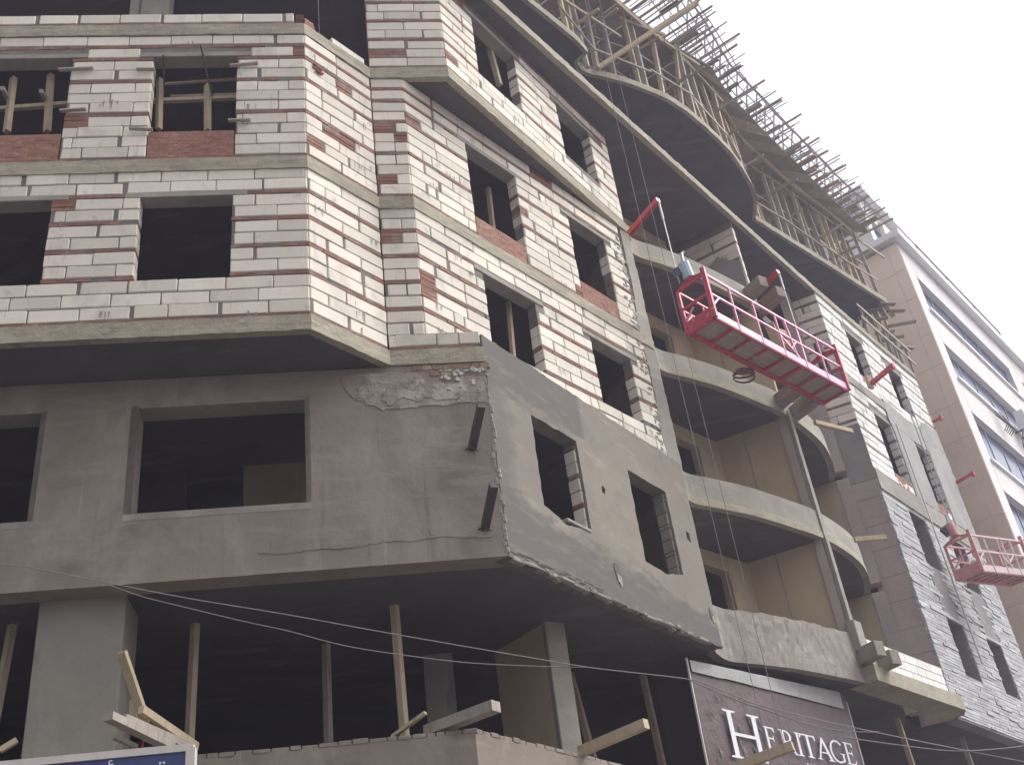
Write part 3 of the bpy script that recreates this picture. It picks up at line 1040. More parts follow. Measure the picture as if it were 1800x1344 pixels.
# recess: wall with windows, partition, far side
W1 = Frame(Vector((3.39, 21.02)) - Vector((1.0, 1.09)).normalized() * 1.8, Vector((4.40, 22.12)))
C1 = Vector((4.40, 22.12))
FIN = Vector((5.92, 21.42))
W2 = Frame(C1, FIN)
W3 = Frame(Vector((4.95, 26.20)), Vector((7.66, 25.03)))
for i, (zl, zh) in enumerate(((Z0 + TH, Z1), (Z1 + TH, Z2), (Z2 + TH, Z3), (Z3 + TH, Z4))):
    hl = [(1.8 - .35, 1.8 + .73, zl + .9, zh - .36)]
    if i == 0: hl = [(1.8 - .35, 1.8 + .73, zl + 1.0, zh - .36)]
    wo1 = wall_poly(W1, [(0, zl), (W1.L, zl), (W1.L, zh), (0, zh)], hl, .22).build('recess_wall', M_beige, BLD)
    room_wall(Frame(Vector((.8, 21.5)), Vector((3.6, 24.4))), 0, 4, zl, zh, M_dark)
    if i < 3:
        wall_poly(W2, [(0, zl), (W2.L - .04, zl), (W2.L - .04, zh), (0, zh)], [], .16).build('partition_wall', M_beige, BLD)
        MB().box(W2.p(.62, zl, .004), W2.ex() * .03, -W2.en() * .01, UP * (zh - zl)).build('plaster_bead', M_conc, BLD)
        wall_poly(W3, [(0, zl), (W3.L, zl), (W3.L, zh), (0, zh)], [], .16).build('partition_wall', M_beige, BLD)
    MB().box(W3.p(W3.L, zl, .02), Vector((.30, -.06, 0)), Vector((.1, .35, 0)), UP * (zh - zl)).build('pilaster', M_mauve, BLD)
# top floor partition, half built of blocks
FT = Frame(Vector((4.6, 22.45)), Vector((6.02, 21.62)))
tp = block_wall(FT, 0.0, FT.L, Z3 + TH, Z4 - .01, 'WrWWWrWWrWWrWW', [], redness=.0, depth=.16)
sm = wall_poly(FT, [(0.0, Z3 + TH), (FT.L - .06, Z3 + TH), (FT.L - .03, 18.2), (1.35, 18.35), (1.1, 18.62), (.8, 18.45), (.62, 18.3), (.35, 18.45), (.22, 18.9), (.12, 18.4), (0, 18.7)], [], .012, .012, 0, .1, .02)
sm.build('smeared_plaster', M_plaster_c, BLD)
MB().bar(FT.p(FT.L - .01, Z3 + TH, .0), FT.p(FT.L - .01, 18.3, .0), .05).build('plaster_bead', M_block, BLD)
# upright fin along the front end of the partition
fn = MB().box((FIN.x - .02, FIN.y - .04, 8.3), Vector((.085, .105, 0)), Vector((.06, -.05, 0)), UP * (Z2 - 8.3 + .1))
fn.build('fin', M_conc, BLD)
MB().box((FIN.x - .20, FIN.y + .02, 8.3), Vector((.16, -.06, 0)), Vector((.05, .08, 0)), UP * (Z2 - 8.3 + .1)).build('fin', M_mauve, BLD)
# stub beams projecting by the fin
def stub(x, y, z, L=.62, w=.26, h=.30):
    e = Vector((.52, -.80, 0)).normalized()
    s_ = Vector((.80, .52, 0)).normalized()
    MB().chamfer(Vector((x, y, z)) - e * .35 - s_ * w / 2, s_ * w, e * (L + .35), UP * h, .012).build('stub_beam', M_plaster, BLD)
for z in (Z3 + .02, Z2 + .06):
    stub(5.78, 21.22, z + .06)
    stub(6.22, 21.62, z - .02)
for z in (7.78,):
    stub(5.88, 21.55, z + .08, .7)
    stub(6.30, 21.90, z, .6)
MB().chamfer((5.82, 21.30, 8.1), (.2, .26, 0), (.16, -.12, 0), UP * .62, .012).build('stub_column', M_conc, BLD)

# ------------------------------------------------------------------ right wing
FD = Frame(DC, DE)
d_win = lambda z: [(1.55, 2.62, z[0], z[1]), (4.25, 5.33, z[0], z[1])]
f4 = d_win((17.32, 18.82)); f3 = d_win((14.22, 16.05)); f2 = d_win((11.62, 13.10)); f1 = d_win((8.75, 10.20))
block_wall(FD, 0, FD.L, Z3 + .235, Z4, SEQ4, f4, mat=M_block_d, redness=.0, rmat=M_dred)
w3 = block_wall(FD, 0, FD.L, Z2 + .235, Z3, SEQ2, f3, mat=M_block_d, redness=.01, rmat=M_dred)
rough_strip(offs([DC, DE], .03), Z3 - .03, Z3 + .24, M_conc, .1)
rough_strip(offs([DC, DE], .03), Z2 - .32, Z2 + .24, M_conc, .1)
def plate(F, pts, off, mat, name, parent, th=.02):
    return wall_poly(F, pts, [], th, off, 0, .15, .03).build(name, mat, parent)
M_smooth = surface('light_grey_render', (.37, .36, .35), (.30, .295, .29), .9, .3, 9, bdist=.015, stains=(((.25, .245, .24), (.8, .8, .5), .50, .68, .5, 3.0), ((.50, .50, .50), (1.5, 1.5, 1.5), .58, .7, .5, 13.0)))
plate(FD, [(2.64, 13.8), (2.68, 15.2), (2.66, 16.95), (3.1, 16.98), (3.6, 16.85), (4.20, 16.75), (4.24, 15.9), (4.22, 13.8)], .03, M_smooth, 'plaster_coat', w3)
plate(FD, [(5.36, 13.8), (5.36, 16.9), (5.7, 17.3), (6.2, 17.45), (6.6, 17.4), (7.0, 17.5), (7.0, 13.8)], .03, M_smooth, 'plaster_coat', w3)
plate(FD, [(2.6, 16.75), (2.6, 16.1), (3.2, 16.15), (4.4, 16.1), (5.4, 16.15), (5.4, 16.85), (4.9, 16.95), (4.3, 16.85), (3.3, 16.9)], .034, M_smooth, 'plaster_coat', w3)
brick_panel(FD, 1.56, 2.61, Z3 + .24, 17.32, .0, w3)
brick_panel(FD, 1.56, 2.61, Z2 + .24, 14.2, .0, w3)
brick_panel(FD, 4.26, 5.32, Z2 + .24, 14.2, .0, w3)
# stone cladding on the two lower floors: core wall, then courses of split slate
dl = wall_poly(FD, [(0, Z0 - .013), (FD.L, Z0 - .013), (FD.L, Z2 - .3), (0, Z2 - .3)], f1 + f2, .3, 0)
DLOW = dl.build('stone_clad_wall', M_plaster_c, BLD)
stones = []
z = Z0 + .03
while z < 13.12:
    h = RND.choice((.05, .06, .075, .095))
    x = -.03 + RND.uniform(-.03, .02)
    while x < FD.L:
        L = RND.uniform(.25, .85)
        x1 = min(x + L, FD.L + .01)
        spans = [(x, x1)]
        for (a, b, c, d) in f1 + f2:
            if c < z + h * .7 and d > z + h * .3:
                ns = []
                for (p, q) in spans:
                    if q <= a or p >= b: ns.append((p, q)); continue
                    if p < a - .02: ns.append((p, a + RND.uniform(-.02, .01)))
                    if q > b + .02: ns.append((b - RND.uniform(-.02, .01), q))
                spans = ns
        for (p, q) in spans:
            # between the two window rows the narrow bays are rendered smooth
            if (1.55 < (p + q) / 2 < 2.62 or 4.25 < (p + q) / 2 < 5.33) and 10.2 < z < 11.62: continue
            if q - p > .04:
                org = FD.p(p + .004, z + .004, .016 + RND.uniform(0, .012) + (.018 if RND.random() < .12 else 0))
                u, v, sc = px_scale(org)
                vis = 1 if (u < 1840 and v < 1370) else 0
                stones.append(((q - p) * h * sc * sc * vis, org, FD.ex() * (q - p - .008), UP * (h - .005)))
        x = x1
    z += h
stones.sort(key=lambda k: -k[0])
rest = MB()
for i, (sc, org, e, up) in enumerate(stones):
    if i < 300:
        MB().chamfer(org, e, -FD.en() * .07, up, .004, RND.random(), .004).build('stone', M_stone, DLOW)
    else:
        rest.chamfer(org, e, -FD.en() * .07, up, .004, RND.random())
rest.build('stone_courses', M_stone, DLOW, 'stuff')
for (a, b) in ((1.57, 2.60), (4.27, 5.31)):
    MB().box(FD.p(a, 10.22, .015), FD.ex() * (b - a), -FD.en() * .05, UP * 1.38).build('spandrel', M_plaster_c, DLOW)
for (zl, zh) in ((Z0 + TH, Z1), (Z1 + TH, Z2), (Z2 + TH, Z3), (Z3 + TH, Z4)):
    FJ = Frame(DC + Vector((-1.6, 1.5)), DE + Vector((-1.6, 1.5)))
    room_wall(FJ, -.2, 7.5, zl, zh, M_dark)
MB().prism([DE + Vector((.01, 0)), DE + Vector((-2.2, 1.8)), DE + Vector((-2.3, 1.7)), DE + Vector((-.1, -.05))], Z0 - .02, Z4 + .02).build('end_wall', M_conc, BLD)
for z in (Z3 - .25, Z2 - .3):
    MB().chamfer(FD.p(FD.L + .02, z, -.9), FD.ex() * .55, FD.en() * .8, UP * .45, .012).build('end_ledge', M_conc, BLD)
# side of the wing inside the recess
DS0 = Vector((7.95, 25.40))
FS = Frame(DS0, DC + Vector((-.005, .004)))
block_wall(FS, 0, FS.L, Z3 + .235, Z4, SEQ4, [(.30, .52, 17.0, 17.22)], lintel=False, redness=.0)
block_wall(FS, 0, FS.L, 15.0, Z3 + .2, 'WrWWrWWr', [], lintel=False, redness=.0)
FS2 = Frame(DS0, DC)
MB().box(FS2.p(0, Z2 - .02, .012), FS2.ex() * (FS2.L), -FS2.en() * .2, UP * 1.6).build('side_plaster', M_plaster_c, BLD)
MB().box(FS2.p(0, 16.4, .016), FS2.ex() * FS2.L, -FS2.en() * .1, UP * .45).build('side_plaster', M_plaster_c, BLD)
z = 8.35
while z < Z2 - .05:
    h = min(RND.uniform(.62, .8), Z2 - .03 - z)
    if h < .2: h = Z2 - .03 - z
    MB().chamfer(FS2.p(.0, z + .006, .014 + RND.uniform(0, .004)), FS2.ex() * (FS2.L - .01), -FS2.en() * .06, UP * (h - .008), .004).build('panel', M_mauve, BLD)
    z += h
MB().box(FS2.p(0, Z0, -.02), FS2.ex() * (FS2.L - .02), -FS2.en() * .2, UP * (Z2 - Z0)).build('side_wall', M_mauve, BLD)
# low glazed-block parapet between the fin and the wing, on a cast ledge
FL = Frame(Vector((6.10, 21.36)), Vector((8.42, 24.28)))
lw = MB().box(FL.p(.15, 7.80, -.012), FL.ex() * (FL.L - .2), -FL.en() * .12, UP * .60).build('ledge_wall', M_mortar, BLD)
z = 7.82
for r_, h in enumerate((.19, .19, .19)):
    x = .15 + (0 if r_ == 1 else -.2)
    while x < FL.L - .12:
        L = .62 if r_ == 2 else RND.choice((.34, .42, .28))
        xa, xb = max(x, .15), min(x + L, FL.L - .06)
        if xb - xa > .05:
            MB().chamfer(FL.p(xa + .006, z + .006, .0), FL.ex() * (xb - xa - .012), -FL.en() * .11, UP * (h - .012), .006, RND.random()).build('white_tile', M_block_d, lw)
        x += L
    z += h
MB().prism([FL.p(-.1, 0, .10).xy, FL.p(FL.L + .30, 0, .10).xy, FL.p(FL.L + .72, 0, -.12).xy, FL.p(FL.L + .60, 0, -.5).xy, FL.p(-.1, 0, -.5).xy], Z0 - .012, 7.80).build('ledge_slab', M_band, BLD)
# ------------------------------------------------------------------ the white blocks: 300 largest one by one, the rest as courses
blocks.sort(key=lambda k: -k[0])
restw = {}
for i, (sc, (org, e, dpt, up, t, wall, mat)) in enumerate(blocks):
    if i < 300:
        MB().chamfer(org, e, dpt, up, .005, t, .015).build('white_block', mat, wall)
    else:
        restw.setdefault((wall.name, mat.name), (MB(), wall, mat))[0].chamfer(org, e, dpt, up, .005, t, .013)
for mb, wall, mat in restw.values():
    mb.build('white_block_courses', mat, wall, 'stuff')

# ------------------------------------------------------------------ open mezzanine under the plastered floor
FMz = Frame(BL + NB * .62, BA + NB * .62 + DV * .75)
zt = 5.45
pm = MB().box(FMz.p(0, 3.4, 0), FMz.ex() * FMz.L, -FMz.en() * .25, UP * (zt - 3.4))
MZ = pm.build('mezzanine_parapet', M_plaster, BLD)
mzc = FMz.p(FMz.L, 0).xy
FMz2 = Frame(mzc, mzc + (PR - PU).normalized() * 6.2)
MB().box(FMz2.p(0, 3.4, 0), FMz2.ex() * FMz2.L, -FMz2.en() * .25, UP * (zt - 3.4)).build('mezzanine_parapet', M_plaster, BLD)
tb = MB()
for F_ in (FMz, FMz2):
    x = 0
    while x < F_.L - .1:
        L = RND.uniform(.11, .24)
        tb.chamfer(F_.p(x, zt - .01, .006 + RND.uniform(-.01, .01)), F_.ex() * (L - .01), -F_.en() * .24, UP * RND.uniform(.05, .07), .01, RND.random())
        x += L
tb.build('parapet_bricks', M_plaster, MZ, 'stuff')
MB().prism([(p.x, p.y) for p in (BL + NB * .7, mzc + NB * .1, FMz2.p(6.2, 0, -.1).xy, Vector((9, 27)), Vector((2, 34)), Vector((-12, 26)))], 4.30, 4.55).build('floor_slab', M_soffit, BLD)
def column(p0, p1, dep, z0=4.5, z1=Z0, mat=M_col):
    F_ = Frame(p0, p1)
    return MB().chamfer(F_.p(0, z0), F_.ex() * F_.L, -F_.en() * dep, UP * (z1 - z0), .012).build('column', mat, BLD)
c0 = at_z(70, 1056, Z0); c1 = at_z(222, 1044, Z0)
column(c0.xy, c1.xy, .75)
column(Vector((-.02, 15.70)), Vector((.27, 15.86)), .12, mat=M_conc)
FK = Frame(Vector((-.86, 16.75)), Vector((-.04, 15.78)))
MB().box(FK.p(0, 4.5), FK.ex() * FK.L, -FK.en() * .2, UP * 3.0).build('inner_wall', M_beige, BLD)
FK = Frame(Vector((1.75, 19.2)), Vector((5.3, 23.0)))
MB().box(FK.p(0, 4.5), FK.ex() * FK.L, -FK.en() * .2, UP * 3.0).build('inner_wall', M_dark, BLD)
FK = Frame(BL + NB * 6.5, PU + NB * 6.5 + DV * 3)
MB().box(FK.p(0, 4.5), FK.ex() * FK.L, -FK.en() * .2, UP * 3.0).build('inner_wall', M_dark, BLD)
column(Vector((-1.95, 16.4)), Vector((-1.5, 16.45)), .4)
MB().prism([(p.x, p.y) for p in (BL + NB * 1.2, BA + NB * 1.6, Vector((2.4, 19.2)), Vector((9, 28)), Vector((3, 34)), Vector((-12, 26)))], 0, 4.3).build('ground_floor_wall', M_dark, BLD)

ORD = [w_ + e_ for w_, e_ in zip([str(i) for i in range(1, 41)], ['st', 'nd', 'rd'] + ['th'] * 17 + ['st', 'nd', 'rd'] + ['th'] * 7 + ['st', 'nd', 'rd'] + ['th'] * 7)]
# ------------------------------------------------------------------ neighbouring building
NF0 = Vector((15.72, 34.56))
NFd = Vector((.602, .7986))
FN = Frame(NF0, NF0 + NFd * 30)
NB1 = thing('neighbour_building', 'finished cream building with long strip windows and pinkish stone corner, right of the building site', 'building', (20, 40, 0))
bands = [(25.10, 26.67), (21.93, 23.50), (18.47, 20.42), (15.35, 17.20), (12.2, 14.0), (9.0, 10.8)]
strips = [(1.0, 11.2), (12.9, 23.5)]
nh = [(a, b, c, d) for (c, d) in bands for (a, b) in strips]
fc = wall_poly(FN, [(0.0, 0), (30, 0), (30, 28.0), (0.0, 28.0)], nh, .45).build('wall', M_nwhite, NB1)
sd = Frame(NF0 + Vector((-.7986, .602)) * 14, NF0 + Vector((-.02, .01)))
sw = MB().box(sd.p(0, 0), sd.ex() * sd.L, -sd.en() * .3, UP * 27.9).build('side_wall', M_npink, NB1)
z = .4
k = 0
while z < 27.8:
    h = (.45, 1.35, 1.25)[k % 3] if True else 1
    h = min(h, 27.85 - z)
    x = 0
    while x < sd.L - .05:
        L = (1.55, .5, 1.6, .85)[int(x * 10) % 4]
        L = min(L, sd.L - x)
        if x + L > sd.L - 4.2:
            MB().chamfer(sd.p(x + .004, z + .004, .03 + .004 * (k % 3)), sd.ex() * (L - .008), -sd.en() * .08, UP * (h - .008), .003, RND.random()).build('stone_panel', M_npink, sw)
        x += L
    z += h
    k += 1
MB().box(FN.p(-.35, 28.0, .30), FN.ex() * 31, -FN.en() * 8, UP * .28).build('roof_edge', M_nwall, NB1)
MB().box(FN.p(-.05, 28.28, -.25), FN.ex() * 30, -FN.en() * .15, UP * .9).build('roof_parapet', M_nwhite, NB1)
for (c, d) in bands:
    for (a, b) in strips:
        MB().box(FN.p(a - .12, c - .10, .10), FN.ex() * (b - a + .24), -FN.en() * .4, UP * .09).build('sill', M_nwall, NB1)
        MB().box(FN.p(a, d + .004, .03), FN.ex() * (b - a), -FN.en() * .2, UP * .07).build('window_head', M_nwall, NB1)
        win = MB()
        n = 6
        for q in range(n + 1):
            win.box(FN.p(a + (b - a - .06) * q / n, c, -.20), FN.ex() * .06, -FN.en() * .06, UP * (d - c))
        win.box(FN.p(a, c + .003, -.203), FN.ex() * (b - a), -FN.en() * .05, UP * .06)
        win.box(FN.p(a, d - .063, -.203), FN.ex() * (b - a), -FN.en() * .05, UP * .06)
        win = win.build('window', M_wframe, NB1)
        for q in range(n):
            xa = a + (b - a - .06) * q / n + .06
            xb = a + (b - a - .06) * (q + 1) / n
            MB().box(FN.p(xa, c + .06, -.225), FN.ex() * (xb - xa), -FN.en() * .02, UP * (d - c - .12)).build('pane', RND.choice((M_glass, M_glass, M_glass2)), win)
for zlo, zhi in ((26.75, 28.0), (23.6, 25.0), (20.5, 21.8), (17.3, 18.35)):
    for q in range(8):
        MB().box(FN.p(.9 + q * 2.9, zlo, .003), FN.ex() * .022, -FN.en() * .02, UP * (zhi - zlo)).build('panel_joint', M_wframe, NB1)
# roof room behind the parapet
pa = at_z(1503, 336, 32.0).xy
FPn = Frame(pa, pa + NFd * 16)
pn = wall_poly(FPn, [(0, 27), (16, 27), (16, 31.85), (0, 31.85)], [(.55, 3.6, 28.9, 30.9)], .3).build('roof_room', M_nwhite, NB1)
MB().box(FPn.p(-.1, 31.85, .35), FPn.ex() * 16.4, -FPn.en() * 5, UP * .22).build('roof_slab', M_nwall, NB1)
MB().box(FPn.p(.5, 28.85, -.2), FPn.ex() * 3.2, -FPn.en() * .03, UP * 2.1).build('pane', M_glass, NB1)
MB().box(FPn.p(.0, 27, -.3), -FPn.en() * 6, FPn.ex() * .25, UP * 4.85).build('roof_room_side', M_nwhite, NB1)
hr = MB().tube([FN.p(4.0, 30.2, -.2), FN.p(14, 30.2, -.2)], .02)
for x in (4.05, 7.3, 10.6, 13.9):
    hr.tube([FN.p(x, 29.1, -.2), FN.p(x, 30.2, -.2)], .02)
hr.build('roof_rail', M_dsteel, NB1)
# air conditioner and bracket on the facade
ac = thing('air_conditioner', 'white outdoor air conditioner unit hung on the cream facade at the right edge', 'air conditioner', FN.p(7.1, 21.7, .1))
body = MB().chamfer(FN.p(6.75, 21.75, .62), FN.ex() * .95, -FN.en() * .42, UP * .80, .03).build('body', M_nwall, ac)
gr = MB()
for q in range(9):
    gr.box(FN.p(6.83, 21.85 + q * .068, .635), FN.ex() * .62, -FN.en() * .012, UP * .03)
gr.build('grille', M_dsteel, body)
MB().tube([FN.p(6.85, 21.7, .3), FN.p(6.9, 21.1, .08), FN.p(6.85, 20.6, .06)], .025).build('pipe', M_dsteel, ac)
MB().bar(FN.p(6.85, 21.7, .6), FN.p(6.85, 21.7, .0), .05).bar(FN.p(7.55, 21.7, .6), FN.p(7.55, 21.7, .0), .05).build('bracket', M_dsteel, ac)
br = MB()
for q in range(5):
    br.tube([FN.p(4.3 + q * .2, 21.7, .10 + .1 * (q % 2)), FN.p(4.4 + q * .2, 21.1, .35), FN.p(4.6 + q * .17, 20.95, .1)], .022, 5)
br.tube([FN.p(4.2, 21.5, .1), FN.p(5.4, 21.0, .4)], .022, 5)
tag(br.build('wire_bracket', M_dsteel), 'tangle of bent metal bracket hanging under the strip window sill of the cream building', 'bracket')

# ------------------------------------------------------------------ shuttering for the next floor: deck, joists, props
ZD = 25.62
LEDG = smooth_curve([(1.6, 16.2), (2.9, 17.7), (4.55, 19.77), (6.03, 21.5), (7.05, 23.1), (7.78, 24.63), (8.8, 26.0), (10.0, 27.5), (11.47, 29.15), (12.71, 30.66)], 4)
EDGE = smooth_curve([(4.2, 17.2), (5.0, 18.7), (5.75, 20.0), (6.75, 21.75), (7.55, 23.3), (8.4, 24.45), (9.3, 25.72), (10.3, 27.0), (11.25, 28.3), (12.2, 29.5), (13.25, 30.8)], 4)
def along(P, n):
    cum = [0]
    for i in range(len(P) - 1):
        cum.append(cum[-1] + (P[i + 1] - P[i]).length)
    out = []
    for k in range(n):
        t = cum[-1] * k / (n - 1)
        i = max(j for j in range(len(P) - 1) if cum[j] <= t + 1e-9)
        f = (t - cum[i]) / max(cum[i + 1] - cum[i], 1e-9)
        d_ = (P[i + 1] - P[i]).normalized()
        out.append((P[i].lerp(P[i + 1], f), d_))
    return out
OUTV = OUTV_ = Vector((.83, -.56))
S5v = smooth_curve([Vector(p) for p in ((.2, 14.9), (1.54, 16.51), (2.18, 17.26), (2.71, 17.92), (2.95, 18.6), (3.35, 19.10), (4.51, 19.80), (5.51, 20.66), (6.40, 21.80), (7.19, 23.05), (7.66, 24.2), (7.84, 25.38), (9.0, 26.62), (10.36, 28.05), (11.7, 29.5), (12.9, 30.75))], 4)
S5v_out = [p - OUTV_ * .08 for p in S5v]
FW = thing('formwork_deck', 'timber shuttering deck with joists sticking out over the top floor edge', 'formwork', (8, 25, ZD))
lp = along(LEDG, 26)
for i in range(25):
    a, b = lp[i][0], lp[i + 1][0]
    e = (b - a)
    MB().bar((a.x - e.x * .12, a.y - e.y * .12, ZD - .17 + .02 * (i % 2)), (b.x + e.x * .12, b.y + e.y * .12, ZD - .17 + .02 * (i % 2)), .05, .19, t=RND.random()).build('ledger', M_wood, FW)
ep = along(EDGE, 27)
lp2 = along(LEDG, 27)
for i in range(26):
    a0, a1 = lp2[i][0], lp2[i + 1][0]
    b0, b1 = ep[i][0], ep[i + 1][0]
    z = ZD + .02 + RND.uniform(-.004, .004)
    deep = OUTV * 3.4
    MB().prism([a0 - deep, a1 - deep - (a1 - a0) * .03, a1 - (a1 - a0) * .03, a0], z + .03, z + .055, RND.random()).build('deck_panel', M_woodg, FW)
    if b0.y > 21.6:
        MB().prism([a0, a1 - (a1 - a0) * .03, b1 - (b1 - b0) * .03 + OUTV * RND.uniform(-.02, .02), b0 + OUTV * RND.uniform(-.02, .02)], z, z + .025, RND.random()).build('deck_panel', M_woodg, FW)
jp = along(EDGE, 48)
for i, (p, d_) in enumerate(jp):
    out = RND.choice((.1, .2, .35, .6, .9)) if i % 3 else RND.uniform(.6, 1.15)
    w_ = RND.choice((.035, .04, .05, .07))
    q0 = p - OUTV * 1.5
    q1 = p + OUTV * out
    dz = RND.uniform(-.03, .03)
    MB().bar((q0.x, q0.y, ZD + .12), (q1.x, q1.y, ZD + .12 + dz + RND.uniform(-.04, .06)), w_, .06, t=RND.random()).build('joist', M_woodg, FW)
for i in range(9):
    p, d_ = ep[min(5 + i * 2, 25)]
    q0 = p - OUTV * RND.uniform(.2, 1.0)
    q1 = p + OUTV * RND.uniform(.15, .5)
    MB().bar((q0.x, q0.y, ZD + .20), (q1.x, q1.y, ZD + .20), RND.uniform(.10, .18), .04, t=RND.random()).build('loose_board', M_woodg, FW)
# side boards stacked at the near end where they read as steps
for i in range(9):
    p, d_ = along(EDGE, 60)[41 + i * 2]
    q0 = p - OUTV * RND.uniform(.1, .3)
    q1 = p + OUTV * RND.uniform(.25, .6)
    MB().bar((q0.x, q0.y, ZD + .10), (q1.x, q1.y, ZD + .08), .16, .05, t=RND.random()).build('loose_board', M_wood, FW)
# edge cage of bars and light rails above the deck
CG = thing('reinforcement_cage', 'grey lattice of bars and rails standing along the edge of the shuttering against the sky', 'rebar', (9, 25, ZD))
cp = along(EDGE, 58)
for zz, oo, r in ((.34, .05, .020), (.72, .16, .020), (1.12, .30, .034), (.40, .55, .018), (.62, -.45, .018), (.95, -.30, .016)):
    pts = [(p.x + OUTV.x * (oo + RND.uniform(-.02, .02)), p.y + OUTV.y * (oo + RND.uniform(-.02, .02)), ZD + zz + RND.uniform(-.015, .015)) for p, d_ in cp]
    MB().tube(pts, r, 5).build('longitudinal_bar', M_glarebar, CG)
for i, (p, d_) in enumerate(cp):
    if i % 2 == 0:
        MB().tube([(p.x, p.y, ZD + .04), (p.x + OUTV.x * .12, p.y + OUTV.y * .12, ZD + .6), (p.x + OUTV.x * .31, p.y + OUTV.y * .31, ZD + 1.15 + RND.uniform(0, .06))], .027, 5).build('upright_bar', M_glarebar, CG)
    else:
        n_ = cp[min(i + 1, 57)][0]
        MB().tube([(p.x - OUTV.x * .45, p.y - OUTV.y * .45, ZD + .04), (n_.x - OUTV.x * .35, n_.y - OUTV.y * .35, ZD + 1.0 + RND.uniform(-.1, .1))], .018, 5).build('upright_bar', M_glarebar, CG)
    for _k in range(1 + (i % 2)):
        q = p + OUTV * RND.uniform(.35, .95) + d_ * RND.uniform(-.1, .1)
        q2 = p - OUTV * 1.0
        zz = ZD + RND.choice((.34, .5, .72, .95))
        MB().tube([(q2.x, q2.y, zz), (q.x, q.y, zz + RND.uniform(-.03, .08))], RND.choice((.014, .018, .024)), 5).build('cross_bar', M_glarebar, CG)
    if i % 4 == 2 and i < 54:
        n_ = cp[i + 2][0]
        MB().tube([(p.x, p.y, ZD + .1), (n_.x + OUTV.x * .3, n_.y + OUTV.y * .3, ZD + 1.1)], .018, 5).build('diagonal_bar', M_glarebar, CG)
for i, (p, d_) in enumerate(along(S5v_out, 14)):
    MB().bar((p.x, p.y, ZD - .30), (p.x + d_.x * 1.5, p.y + d_.y * 1.5, ZD - .30 + RND.uniform(-.05, .05)), .04, .11, t=RND.random()).build('bearer', M_wood, FW)
def relabel(objs, template):
    """counts like pieces from the left among those that stand in the picture"""
    seen = []
    for o in objs:
        c = o.matrix_basis.translation + Vector((0, 0, 1.0 if o.dimensions.z > 1.5 else 0))
        u, v, _ = px_scale(c)
        if 0 < u < 1800 and 0 < v < 1344: seen.append((u, o))
        else: bpy.data.objects.remove(o)          # wholly beyond the frame
    for k, (u, o) in enumerate(sorted(seen, key=lambda q: q[0])):
        o['label'] = template % ORD[k]
FRONT, BRACES, POLES, RAILS = [], [], [], {}
# props between the top slab and the deck
GP = 'timber props under the shuttering'
LBP = 'slim timber prop standing between the top concrete slab and the shuttering deck'
pc = 0
for row, (off_, n) in enumerate(((.10, 40), (.75, 32), (1.6, 26), (2.5, 20))):
    for i, (p, d_) in enumerate(along(S5v, n)):
        q = p - OUTV * (off_ + RND.uniform(0, .12)) + d_ * RND.uniform(-.12, .12)
        tp_ = q + Vector((RND.uniform(-.12, .12), RND.uniform(-.12, .12)))
        if RND.random() < .18: tp_ += d_ * RND.uniform(-.5, .5)
        w_ = RND.choice((.095, .11, .125)) if row == 0 else RND.choice((.07, .085, .10))
        o = MB().bar((q.x, q.y, Z5 + .02), (tp_.x, tp_.y, ZD - .02 + (RND.uniform(-.5, 0) if RND.random() < .15 else 0)), w_, w_ * .8, t=RND.random() if row else RND.uniform(.3, 1)).build('timber_prop', M_wood if RND.random() < .6 else M_woodg)
        tag(o, 'timber prop deep behind the front row under the shuttering deck', 'prop', GP)
        if row == 0: FRONT.append(o)
GB = 'braces between the props'
for i in range(15):
    P_ = along(S5v, 60)
    k = 3 + i * 4 - (i > 12) * 2
    k = min(k, 50)
    p, d_ = P_[k]
    p2, _ = P_[min(k + RND.choice((5, 7, 9)), 59)]
    off_ = RND.uniform(.12, 1.6)
    z = Z5 + RND.choice((.8, 1.3, 1.7, 2.2))
    o = MB().bar((p.x - OUTV.x * off_, p.y - OUTV.y * off_, z), (p2.x - OUTV.x * off_, p2.y - OUTV.y * off_, z + RND.uniform(-.5, .5)), .035, .085, t=RND.random()).build('timber_brace', M_wood)
    tag(o, 'thin batten nailed across the props', 'brace', GB)
    BRACES.append(o)
for i in range(17):
    p, d_ = along(S5v, 19)[1 + i]
    z = Z5 + RND.choice((1.1, 1.5, 1.9, 2.3))
    a = p - OUTV * RND.uniform(1.5, 2.8)
    b = p + OUTV * RND.uniform(.15, .95)
    o = MB().bar((a.x, a.y, z), (b.x, b.y, z + RND.uniform(-.1, .25)), .06, .08, t=RND.random()).build('timber_pole', M_wood if i % 2 else M_woodg)
    tag(o, 'pole sticking out between the props', 'pole', 'poles through the props')
    POLES.append(o)
for i, (zz, o_) in enumerate(((.95, .02), (1.75, .24), (1.35, .9))):
    pts = along(S5v, 13)
    for k in range(12):
        a, b = pts[k][0] - OUTV * o_, pts[k + 1][0] - OUTV * o_
        o = MB().bar((a.x, a.y, Z5 + zz), (b.x, b.y, Z5 + zz + RND.uniform(-.12, .12)), .03, .065, t=RND.random()).build('timber_rail', M_woodg)
        tag(o, 'rail nailed along the props', 'rail', 'rails along the props')
        RAILS.setdefault(i, []).append(o)
# long pole leaning out at the notch of the slab
o = MB().bar((3.2, 19.0, Z5 + .2), (6.4, 19.9, ZD + .15), .10, .10, t=.7).build('leaning_pole', M_wood)
tag(o, 'long timber pole slanting up and outwards from the notch in the top slab', 'pole')

